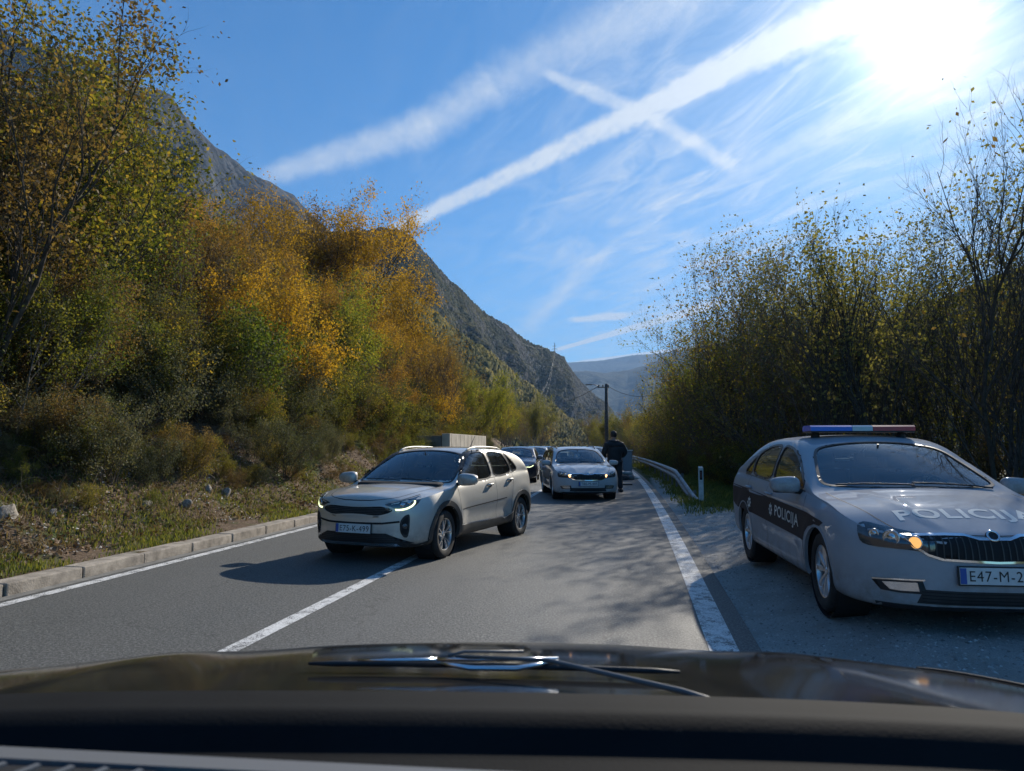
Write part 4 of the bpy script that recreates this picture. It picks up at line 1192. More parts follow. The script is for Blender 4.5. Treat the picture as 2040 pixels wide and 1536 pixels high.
def paint(name, c, metal=0.0, rough=0.35, coat=1.0, cr=0.035):
    m_ = bpy.data.materials.new(name); m_.use_nodes = True; t = NT(m_.node_tree)
    obj = t.n('ShaderNodeTexCoord').outputs['Object']; b = t.n('ShaderNodeBsdfPrincipled'); o = t.n('ShaderNodeOutputMaterial'); t.put(o.inputs[0], b.outputs[0])
    sz = t.n('ShaderNodeSeparateXYZ'); t.put(sz.inputs[0], obj)
    dirt = t.m('MULTIPLY', t.smooth(sz.outputs[2], 0.62, 0.22), t.ramp(t.noise(obj, 7.0, 6.0, 0.7), [(0.35, 0.05), (0.7, 0.75)]))
    film = t.ramp(t.noise(obj, 2.3, 6.0, 0.7), [(0.4, 0.0), (0.8, 0.16)])
    cc = t.mix(t.m('MAXIMUM', dirt, film), (*c, 1), (0.20, 0.18, 0.15, 1))
    t.put(b.inputs['Base Color'], cc); b.inputs['Metallic'].default_value = metal
    t.put(b.inputs['Roughness'], t.m('ADD', rough, t.m('MULTIPLY', dirt, 0.3)))
    b.inputs['Specular IOR Level'].default_value = 0.0
    b.inputs['Coat Weight'].default_value = coat; t.put(b.inputs['Coat Roughness'], t.m('ADD', cr, t.m('MULTIPLY', t.m('MAXIMUM', dirt, film), 0.10)))
    return m_
P_SILVER = paint("silver_paint", (0.60, 0.58, 0.53), 0.6, 0.50)
P_WHITE = paint("white_paint", (0.50, 0.52, 0.54), 0.0, 0.35)
P_POLICE = paint("police_paint", (0.38, 0.40, 0.43), 0.0, 0.5, .45, .015)
P_DARK = paint("dark_plum_paint", (0.030, 0.028, 0.050), 0.4, 0.3)
P_BLUE = paint("blue_paint", (0.03, 0.06, 0.15), 0.3, 0.3)
P_GREY = paint("grey_paint", (0.22, 0.24, 0.27), 0.5, 0.35)
P_RED = paint("red_paint", (0.28, 0.02, 0.02), 0.2, 0.3)
M_PLAS = mat("black_plastic", (0.022, 0.023, 0.025), 0.55, var=0.3, vscale=12, bump=0.15, bscale=300)
M_PLAS2 = mat("dusty_plastic", (0.050, 0.049, 0.047), 0.6, var=0.35, vscale=6)
M_RUB = mat("window_rubber", (0.012, 0.012, 0.013), 0.4)
M_GAP = mat("panel_gap", (0.010, 0.010, 0.011), 0.8)
M_TYRE = mat("tyre_rubber", (0.030, 0.029, 0.028), 0.85, var=0.5, vscale=14, bump=0.3, bscale=90)
M_RIM = mat("alloy", (0.62, 0.62, 0.62), 0.28, 0.9, var=0.15, vscale=8)
M_RIMD = mat("alloy_dark", (0.03, 0.03, 0.032), 0.45, 0.4)
M_CHROME = mat("chrome", (0.75, 0.76, 0.78), 0.12, 1.0)
M_LINE = mat("cabin_cloth", (0.030, 0.031, 0.034), 0.9)
M_SEAT = mat("seat_cloth", (0.045, 0.046, 0.05), 0.9)
M_LAMP = mat("lamp_glass", (0.05, 0.055, 0.06), 0.08, 0.0, spec=0.8, coat=1.0)
M_REFL = mat("lamp_reflector", (0.60, 0.62, 0.64), 0.18, 0.9)
M_DRL = mat("running_light", (0.9, 0.95, 0.7), 0.4, emit=(0.90, 1.0, 0.55), estr=1.1)
M_HALO = mat("lit_bulb", (1, .6, .3), 0.4, emit=(1.0, 0.50, 0.20), estr=2.2)
M_AMBER = mat("lit_indicator", (0.8, .4, .1), 0.3, emit=(1.0, 0.50, 0.15), estr=.55)
M_RED = mat("tail_lamp", (0.30, 0.008, 0.010), 0.2, coat=1.0)
M_PLATE = mat("plate_white", (0.62, 0.63, 0.62), 0.5, var=.08, vscale=20)
M_PBLUE = mat("plate_blue", (0.03, 0.09, 0.35), 0.5)
M_INK = mat("plate_ink", (0.015, 0.015, 0.018), 0.5)
M_DISC = mat("brake_disc", (0.22, 0.21, 0.20), 0.4, 0.8)

def wheel(root, x, y, sg, r=0.325, wid=0.205, style='twin', steer=0.0, full=True):
    wr = empty("wheel", (x, y, r), steer); wr.parent = root; wr.rotation_euler = (0, 0, steer)
    h = wid / 2; o = sg
    mb = MB(); rr = r * 0.665
    prof = [(rr, -h * .9), (rr + .02, -h), (r - .035, -h * 1.04), (r - .010, -h * .9), (r, -h * .72), (r, -h * .30), (r - .006, -h * .28), (r - .006, -h * .22), (r, -h * .20), (r, h * .20), (r - .006, h * .22), (r - .006, h * .28), (r, h * .30), (r, h * .72), (r - .010, h * .9), (r - .035, h * 1.04), (rr + .02, h), (rr, h * .9)]
    mb.lathe([(a, b_ * o) for a, b_ in prof], 'y', 56)
    ty = mb.build("tyre", M_TYRE, wr); edge_split_smooth(ty, 50)
    mb = MB(); f = h * .82 * o
    mb.lathe([(rr - .002, -h * .85 * o), (rr * .93, -h * .5 * o), (rr * .92, f * .6), (rr * .97, f * 1.02), (rr + .006, f * 1.10), (rr + .008, f * .98)], 'y', 56, mi=0)
    mb.lathe([(0.001, -h * .1 * o), (rr * .93, -h * .1 * o), (rr * .93, -h * .14 * o)], 'y', 40, mi=1)          # dark well
    mb.lathe([(0.001, h * .15 * o), (rr * .58, h * .15 * o), (rr * .60, h * .05 * o)], 'y', 32, mi=2)             # brake disc
    hubr = .055
    mb.lathe([(0.001, f * .80), (hubr * .5, f * .80), (hubr * .62, f * .72), (hubr, f * .70), (hubr * 1.15, f * .3)], 'y', 24, mi=0)
    def spoke(a0, a1, w0, w1, dep=.020):
        r0_, r1_ = hubr * .7, rr * .955; vs = []
        for (rad, a, wd, yy) in ((r0_, a0, w0, f * .74), ((r0_ + r1_) * .5, (a0 + a1) / 2, (w0 + w1) / 2 * .85, f * .90), (r1_, a1, w1, f * .96)):
            c, s_ = math.cos(a), math.sin(a)
            for sd, dy, k in ((-1, 0, .62), (1, 0, .62), (1, -dep * o, 1.0), (-1, -dep * o, 1.0)):
                vs.append((rad * c - sd * wd * k * s_, yy + dy, rad * s_ + sd * wd * k * c))
        fs = []
        for i in range(2):
            for k in range(4): k2 = (k + 1) % 4; fs.append((i * 4 + k, i * 4 + k2, i * 4 + 4 + k2, i * 4 + 4 + k))
        mb.add(vs, fs, 0)
    if style == 'twin':
        for k in range(5):
            a = 2 * math.pi * k / 5 + 1.57
            spoke(a - .10, a - .22, .009, .011); spoke(a + .10, a + .22, .009, .011)
    elif style == 'cap':
        for k in range(9):
            a = 2 * math.pi * k / 9; spoke(a, a, .020, .028)
    else:
        for k in range(5):
            a = 2 * math.pi * k / 5 + 1.57; spoke(a, a, .022, .030)
    rm = mb.build("rim", [M_RIM, M_RIMD, M_DISC], wr); edge_split_smooth(rm, 30)
    return wr

def plate(root, pos, txt, tilt=0.0, w_=0.52, h_=0.112, ry=0.0):
    """number plate facing the front (-x)"""
    e = MB(); e.box((0, 0, 0), (0.012, w_ + .02, h_ + .02), bev=.004)
    fr = e.build("number_plate", M_PLAS, root); fr.location = pos; fr.rotation_euler = (0, tilt, 0)
    e = MB(); e.box((-.0075, 0, 0), (.004, w_, h_), bev=.0015)
    b_ = e.build("plate_panel", M_PLATE, fr)
    e = MB(); e.box((-.0108, w_ / 2 - .022, 0), (.0016, .040, h_ - .008)); e.build("plate_band", M_PBLUE, fr)
    co, fs = text_mesh(txt, 0.094, 0.0, 0.80, space=1.12)
    k = (w_ - .085) / (co[:, 0].max() - co[:, 0].min()); co[:, 0] *= k
    co[:, 1] *= 0.070 / (co[:, 1].max() - co[:, 1].min())
    V = np.stack([np.full(len(co), -.0112), -co[:, 0] - .020, co[:, 1]], -1)
    mesh_np("plate_lettering", V, fs, M_INK, parent=fr)
    return fr

def mirror(s, sg, x, z, paintm, size=1.0, foot=True, ypos=None):
    h = s.hit(View('side', sg), x, z); y0 = abs(h[0].y)
    bm = bmesh.new(); bmesh.ops.create_icosphere(bm, subdivisions=4, radius=1.0)
    for v in bm.verts:
        c = v.co
        bx = math.copysign(abs(c.x) ** .75, c.x) * 0.072; by = math.copysign(abs(c.y) ** .62, c.y) * 0.132; bz = math.copysign(abs(c.z) ** .70, c.z) * 0.072
        bz *= 1 - 0.28 * (by / .132) * (1 if sg > 0 else 1) * .5
        if bx > .028: bx = .028 + (bx - .028) * .15
        bz -= .012 * (bx < 0) * abs(bx) / .07
        v.co = Vector((bx, by * (1 if sg > 0 else -1), bz)) * size
    me = bpy.data.meshes.new("mirror"); bm.to_mesh(me); bm.free(); me.materials.append(paintm); me.shade_smooth()
    o = bpy.data.objects.new("mirror", me); col.objects.link(o); o.parent = s.root; o.location = (x, sg * (y0 + .150 * size), z + .055)
    m2 = MB(); m2.tube([(0.0, -sg * .185, -.075), (0.0, -sg * .11, -.060), (-.002, -sg * .03, -.052)], [.030, .024, .026], 10)
    m2.box((0, 0, -.062), (.10, .19, .020), bev=.008)
    m2.build("mirror_foot", M_PLAS, o, smooth=True)
    m3 = MB(); m3.box((.045 * size, 0, 0), (.004, .20 * size, .105 * size), bev=.002); m3.build("mirror_glass", M_CHROME, o)
    return o

def seats(s, xf, xr, z=0.62, ys=(-.36, .36), rhs=False):
    mb = MB()
    for x, n in ((xf, ys), (xr, (-.42, 0, .42))):
        for y in n:
            rot = Matrix.Rotation(R(14), 3, 'Y')
            mb.box((x, y, z - .14), (.50, .48 if n is ys else .42, .16), bev=.05)
            mb.box((x + .27, y, z + .20), (.13, .46 if n is ys else .42, .60), rot, bev=.05)
            if n is ys or y: mb.box((x + .37, y, z + .60), (.09, .25, .17), rot, bev=.04)
    st = mb.build("seats", M_SEAT, s.root); st.data.shade_smooth()
    x0 = s.sp['cabin'][0]
    mb = MB(); mb.box((x0 + .30, 0, s.sp['dashz'] - .13), (.62, 1.36, .24), bev=.07)
    mb.box((x0 + .62, 0, s.sp['dashz'] - .02), (.10, .30, .10), bev=.02)
    mb.build("dashboard", M_LINE, s.root, smooth=False)
    mb = MB(); yw = -.36; c = Vector((xf - .32, yw, s.sp['dashz'] - .02)); rt = Matrix.Rotation(R(-62), 3, 'Y')
    ring = [c + rt @ Vector((.185 * math.cos(a), .185 * math.sin(a), 0)) for a in np.linspace(0, 2 * math.pi, 29)]
    mb.tube(ring, .014, 8, cap=False); mb.box(c, (.12, .30, .03), rt, bev=.01)
    mb.build("steering_wheel", M_PLAS, s.root, smooth=True)
    mb = MB(); mb.box((s.sp['mirx'], 0, s.sp['mirz']), (.03, .24, .065), bev=.012); mb.tube([(s.sp['mirx'], 0, s.sp['mirz']), (s.sp['mirx'] - .03, 0, s.sp['mirz'] + .09)], .01, 6); mb.build("inner_mirror", M_PLAS, s.root)

def window(s, poly, view, name="side_window", fw=0.018, glass=None, lim=None, rub=None, outer=0.010):
    """opening + rubber frame + glass"""
    poly = chaikin(poly, 2)
    s.cut(poly, view, lim=lim)
    s.panel("window_seal", inset(poly, -outer), view, rub or M_RUB, off=0.003, thick=0.022, hole=inset(poly, fw), step=0.04)
    g = s.panel(name, inset(poly, fw * .3), view, glass or M_GLASS, off=-0.006, step=0.05)
    return g

def arch_poly(cx, cz, r, n=40): return [(cx + r * math.cos(a), cz + r * math.sin(a)) for a in np.linspace(0, 2 * math.pi, n, endpoint=False)]

def well(s, x, r, sg, z, w_in=0.30):
    h = s.plan(x); mb = MB()
    mb.lathe([(r + .012, (h - .045) * 1.0), (r + .012, h - w_in), (0.01, h - w_in)], 'y', 40, origin=(0, 0, 0))
    vs = [(v[0] + x, v[1] * sg, v[2] + z) for v in mb.v]; mb.v = vs
    return mb.build("wheel_well", M_GAP, s.root, fix=True)
# ------------------------------------------------------------------ the silver crossover
def make_crossover():
    sp = dict(L=4.14, W=1.76, nx=230, nose=(0.60, 2.35, 0.50, 2.8), tumble=0.31, ledge=0.022, bow=0.02, floor=0.32, cabin=(0.98, 3.95), dashz=.98, mirx=1.78, mirz=1.29,
        top=[(0, .55), (.01, .63), (.03, .70), (.06, .765), (.10, .812), (.17, .848), (.28, .873), (.5, .908), (.8, .935), (1.0, .948), (1.07, .962), (1.3, 1.105), (1.55, 1.248), (1.76, 1.355), (1.90, 1.408), (2.08, 1.440), (2.45, 1.458), (2.9, 1.448), (3.25, 1.415), (3.5, 1.372), (3.66, 1.31), (3.82, 1.185), (3.97, 1.01), (4.09, .93), (4.13, .75), (4.14, .6)],
        bot=[(0, .50), (.006, .40), (.02, .31), (.05, .245), (.10, .215), (.4, .195), (1.2, .205), (3.2, .22), (3.7, .26), (3.95, .32), (4.08, .38), (4.13, .45), (4.14, .52)],
        sho=[(0, .78), (.25, .84), (.6, .865), (1.0, .905), (1.4, .93), (2.0, .96), (2.8, .99), (3.4, 1.025), (3.8, 1.04), (4.14, .95)],
        crown=[(0, .05), (.1, .075), (.3, .075), (.8, .060), (1.05, .055), (1.3, .085), (1.6, .085), (1.9, .065), (2.2, .045), (3.3, .045), (3.8, .06), (4.0, .10), (4.14, .1)],
        S=[(0, .885), (.05, .945), (.15, .975), (.32, .990), (.5, 1.0), (.66, 1.0), (.80, .988), (.92, .970), (1, .950)])
    ax, rx, wr = 0.83, 3.41, 0.310
    def mold(G, s):
        x, y, z = G[..., 0], G[..., 1], G[..., 2]
        for c in (ax, rx):      # swelling over the wheels
            d = np.hypot(x - c, z - .36); g = np.exp(-((d - .44) / .12) ** 2) * (z > .25)
            G[..., 1] = y + np.where(y > .5, 0.016 * g, 0)
        # door hollow above the sill
        G[..., 1] -= np.where(y > .5, 0.022 * np.exp(-((z - .50) / .10) ** 2) * smooth01((x - 1.25) / .3) * smooth01((3.05 - x) / .3), 0)
        # bonnet ridges
        rid = np.exp(-((y - (.30 + .28 * x)) / .05) ** 2) * (z > .85) * smooth01((x - .2) / .3) * smooth01((1.05 - x) / .2)
        G[..., 2] += 0.010 * rid
        return G
    sp['mold'] = mold
    s = Car(sp); s.root = empty("crossover"); S1, S0 = View('side', 1), View('side', -1)
    F_ = View('front', 1); T_ = View('top')
    # openings
    for V_ in (S1, S0):
        for c in (ax, rx): s.cut(arch_poly(c, .325, .362), V_, lim=lambda V, g=V_.sg: V[:, 1] * g > .45)
    fw = [(1.235, .960), (1.43, 1.085), (1.64, 1.222), (1.80, 1.318), (1.93, 1.368), (2.08, 1.386), (2.285, 1.394), (2.335, 1.2), (2.362, .985), (1.8, .965)]
    rw = [(2.445, .990), (2.418, 1.2), (2.370, 1.395), (2.72, 1.388), (2.93, 1.366), (3.04, 1.22), (3.105, 1.035)]
    qw = [(3.145, 1.045), (3.075, 1.22), (2.995, 1.352), (3.06, 1.342), (3.21, 1.24), (3.38, 1.095)]
    for V_ in (S1, S0):
        for p, nm in ((fw, "front_side_window"), (rw, "rear_side_window"), (qw, "quarter_window")): window(s, p, V_, nm, .012, outer=.012)
    ws = [(1.07, -.20), (1.07, .20), (1.10, .50), (1.17, .725), (1.25, .750), (1.50, .705), (1.76, .640), (1.845, .565), (1.875, .3), (1.88, 0)]
    ws = ws + [(a, -b_) for a, b_ in reversed(ws[2:-1])]
    lim = lambda V: (V[:, 2] > 0.98) & (V[:, 0] < 2.2)
    window(s, ws, T_, "windscreen", .016, lim=lim, outer=.012)
    rs = [(.99, 0)] ; RV = View('rear')
    rwin = chaikin([(-.50, 1.34), (.50, 1.34), (.60, 1.12), (-.60, 1.12)], 2)
    s.cut(rwin, RV, lim=lambda V: (V[:, 0] > 3.6) & (V[:, 2] > .9)); s.panel("rear_window", inset(rwin, -.01), RV, M_GLASS, off=.002)
    s.body(P_SILVER, inner=M_LINE)
    # lower cladding, arches
    for V_, sg in ((S1, 1), (S0, -1)):
        for c in (ax, rx):
                        # arch band as an open ring
            aa = np.linspace(R(-18), R(198), 40); ring = [(c + .430 * math.cos(a), .325 + .425 * math.sin(a)) for a in aa] + [(c + .358 * math.cos(a), .325 + .358 * math.sin(a)) for a in aa[::-1]]
            s.panel("arch_cladding", ring, V_, M_PLAS2, off=.014, thick=.05, step=.03)
            well(s, c, .358, sg, .325)
        sill = [(1.215, .315), (1.235, .385), (2.42, .372), (2.62, .372), (2.72, .345), (2.86, .372), (3.03, .42), (2.985, .30), (2.95, .235), (1.24, .225)]
        s.panel("sill_cladding", sill, V_, M_PLAS2, off=.012, thick=.03, step=.04)
        mb = MB(); s.line([(1.235, .392), (2.44, .380), (2.60, .380), (2.72, .353), (2.86, .380), (3.04, .432)], V_, .012, mb, off=.014); mb.build("sill_trim", M_CHROME, s.root)
        mb = MB(); s.line([(1.27, .600), (2.80, .660)], V_, .016, mb, off=.004); mb.build("side_moulding", M_PLAS, s.root)
        # panel gaps
        mb = MB()
        s.line([(1.22, .95), (1.20, .90), (1.205, .70), (1.235, .39)], V_, .006, mb)
        s.line([(2.385, 1.37), (2.425, 1.02), (2.440, .70), (2.435, .375)], V_, .006, mb)
        s.line([(3.02, 1.35), (3.12, 1.08), (3.12, .95), (3.04, .80), (2.97, .62), (2.96, .44)], V_, .006, mb)
        s.line([(1.22, .960), (1.8, .970), (2.4, .990), (3.18, 1.045)], V_, .008, mb)
        mb.build("panel_gaps", M_GAP, s.root)
        # handles
        for hx, hz in ((2.20, .885), (2.96, .930)):
            cup = chaikin([(hx - .085, hz - .035), (hx + .085, hz - .035), (hx + .085, hz + .03), (hx - .085, hz + .03)], 2)
            s.panel("handle_cup", cup, V_, M_GAP, off=.0015, step=.02)
            h = s.hit(V_, hx, hz + .008); mb = MB(); mb.tube([(hx - .095, h[0].y + sg * .004, hz + .006), (hx - .06, h[0].y + sg * .034, hz + .010), (hx + .06, h[0].y + sg * .034, hz + .012), (hx + .095, h[0].y + sg * .004, hz + .010)], [.012, .015, .015, .012], 10)
            mb.build("door_handle", P_SILVER, s.root, smooth=True)
        # tail lamp wrapping round
        s.panel("tail_lamp", chaikin([(3.86, 1.035), (4.02, .99), (4.07, .90), (4.05, .84), (3.93, .90)], 1), V_, M_RED, off=.006, thick=.02)
        # roof rail
        mb = MB(); rp = []
        for i, u in enumerate(np.linspace(0, 1, 15)):
            x = 1.92 + u * 1.36; yy = .570 - .01 * u; h = s.hit(T_, x, sg * yy); lift = .022 * min(1, math.sin(math.pi * u) * 3.2)
            rp.append((x, sg * yy, h[0].z + .006 + lift))
        mb.tube(rp, [.006] + [.011] * 13 + [.006], 10)
        o_ = mb.build("roof_rail", P_SILVER, s.root, smooth=True)
        for i0, i1 in ((0, 2), (12, 14)):
            mb = MB(); mb.tube([(rp[i0][0], rp[i0][1], rp[i0][2] - .012), (rp[(i0 + i1) // 2][0], rp[i0][1], rp[(i0 + i1) // 2][2] - .025), (rp[i1][0], rp[i1][1], rp[i1][2] - .012)], [.014, .024, .014], 8); mb.build("rail_foot", M_PLAS, o_)
        mirror(s, sg, 1.22, .955, P_SILVER, 1.12)
        # head lamp, seen slantwise round the corner
        D_ = View('slant', sg, 38)
        hl = [(.385, 0.670), (.36, 0.705), (.375, 0.745), (.53, 0.770), (.68, 0.805), (.80, 0.832), (.83, 0.838), (.80, 0.770), (.74, 0.715), (.64, 0.675), (.50, 0.655)]
        hl = chaikin(hl, 1)
        s.panel("headlight", hl, D_, M_LAMP, off=.004, thick=.02, step=.03)
        hd = s.root.children[-1]
        mb = MB(); s.line(chaikin([(.47, 0.676), (.55, 0.673), (.63, 0.686), (.70, 0.718), (.735, 0.755), (.735, 0.785)], 2, False), D_, .022, mb, off=.0075, step=.02)
        mb.build("running_light", M_DRL, hd)
        for a, b_, rr_ in ((.585, .730, .034), (.665, .755, .026)):
            h = s.hit(D_, a, b_); q = D_.d.to_track_quat('Y', 'Z').to_matrix()
            m3 = MB(); m3.lathe([(.001, -.008), (rr_ * .5, -.007), (rr_ * .55, -.003), (rr_ * .95, -.006), (rr_, -.002), (rr_, .01)], 'y', 24)
            m3.v = [q @ Vector(v) + h[0] + h[1] * .002 for v in m3.v]; m3.build("projector", M_REFL, hd, smooth=True)
        mb = MB(); s.line([(.38, 0.760), (.53, 0.785), (.68, 0.821), (.83, 0.854)], D_, .010, mb, off=.006); mb.build("lamp_brow", P_SILVER, hd)
        # fog lamp pocket
        fp = chaikin([(.600, .335), (.555, .40), (.548, .53), (.60, .600), (.655, .622), (.672, .60), (.668, .44), (.650, .335)], 1)
        s.panel("fog_lamp_surround", fp, D_, M_PLAS, off=.010, thick=.03, step=.03)
        fo = s.root.children[-1]
        s.panel("fog_lamp_pocket", chaikin([(.605, .37), (.575, .42), (.572, .52), (.61, .575), (.65, .59), (.652, .44), (.64, .37)], 1), D_, M_GAP, off=.0125, parent=fo)
        h = s.hit(D_, .612, .475); m3 = MB(); q = D_.d.to_track_quat('Y', 'Z').to_matrix()
        m3.lathe([(.001, -.012), (.022, -.010), (.026, -.004), (.030, -.008), (.033, 0)], 'y', 20); m3.v = [q @ Vector(v) + h[0] + h[1] * .012 for v in m3.v]; m3.build("fog_lamp", M_LAMP, fo, smooth=True)
    # the face
    gr = [(-.53, 0.667), (-.47, 0.700), (-.36, 0.712), (-.17, 0.703), (0, 0.697), (.17, 0.703), (.36, 0.712), (.47, 0.700), (.53, 0.667), (.46, 0.627), (.33, 0.600), (.15, 0.613), (0, 0.617), (-.15, 0.613), (-.33, 0.600), (-.46, 0.627)]
    s.panel("grille", chaikin(gr, 1), F_, M_GAP, off=.004, thick=.02)
    g = s.root.children[-1]
    s.panel("grille_surround", chaikin(inset(gr, -.022), 1), F_, P_SILVER, off=.012, thick=.02, hole=chaikin(gr, 1), parent=g, step=.03)
    mb = MB()
    for k in range(4): s.line([(-.46 + .02 * k, .690 - .02 * k), (0, .680 - .02 * k), (.46 - .02 * k, .690 - .02 * k)], F_, .006, mb, off=.010)
    mb.build("grille_mesh", M_PLAS2, g)
    mb = MB(); s.line([(-.60, 0.530), (-.40, 0.507), (0, 0.503), (.40, 0.507), (.60, 0.530)], F_, .024, mb, off=.006); mb.build("bumper_slot", M_GAP, s.root)
    # lower intake and skid plate
    li = [(-.44, .385), (.44, .385), (.74, .265), (.60, .252), (-.60, .252), (-.74, .265)]
    s.panel("lower_intake", chaikin(li, 0), F_, M_PLAS, off=.006, thick=.02)
    lo = s.root.children[-1]
    s.panel("skid_plate", [(-.56, .262), (.56, .262), (.60, .235), (-.60, .235)], F_, M_REFL, off=.014, thick=.02, parent=lo)
    mb = MB()
    for k in range(5): s.line([(-.45 - .05 * k, .368 - .022 * k), (.45 + .05 * k, .368 - .022 * k)], F_, .006, mb, off=.010)
    mb.build("intake_bars", M_GAP, lo)
    for sg in (1, -1):
        D_ = View('slant', sg, 50); s.panel("bumper_corner", [(.52, .27), (.70, .245), (.905, .29), (.935, .21), (.55, .20)], D_, M_PLAS2, off=.010, thick=.03)
    s.panel("bumper_lip", [(-.66, .255), (.66, .255), (.66, .21), (-.66, .21)], F_, M_PLAS2, off=.008, thick=.03)
    # bonnet gap
    mb = MB()
    bl = [(1.055, .66), (.80, .665), (.5, .625), (.25, .545), (.14, .44), (.080, .25), (.068, 0)]
    bl = bl + [(a, -b_) for a, b_ in reversed(bl[:-1])]; s.line(chaikin(bl, 1, False), T_, .008, mb); mb.build("bonnet_gap", M_GAP, s.root)
    h = s.hit(F_, 0, .445); plate(s.root, (h[0].x - .010, 0, .437), "E75-K-499", tilt=R(3))
    # wipers, aerial, cabin
    mb = MB()
    for y0, y1 in ((-.62, .02), (.02, .62)):
        pp = []
        for u in np.linspace(0, 1, 8):
            y = y0 + (y1 - y0) * u; x = 1.10 + .05 * u + .05 * abs(y); h = s.hit(T_, x, y); pp.append(h[0] + h[1] * .012)
        mb.tube(pp, .007, 6)
    mb.build("wiper", M_PLAS, s.root)
    mb = MB(); mb.tube([(3.25, 0, 1.43), (3.27, 0, 1.47), (3.42, 0, 1.63)], [.018, .007, .003], 8); mb.build("aerial", M_PLAS, s.root)
    seats(s, 1.95, 2.85, .64)
    for c, st in ((ax, R(3)), (rx, 0)):
        for sg in (1, -1): wheel(s.root, c, sg * .765, sg, wr, .200, 'twin', st)
    tag(s.root, "silver crossover with roof rails crossing the centre line, plate E75-K-499", "car")
    return s
XO = make_crossover()

def place_car(root, x, y, ax, rz, z=0.0):
    """put the middle of the front axle over (x, y); rz=0 faces the camera (-Y)"""
    a = R(90) + rz
    root.rotation_euler = (0, 0, a)
    d = Vector((math.cos(a), math.sin(a), 0)); root.location = Vector((x, y, z)) - d * ax
# left wheels touch the ground where the picture shows them
place_car(XO.root, -3.41, 9.26, 0.83, R(-12.8))
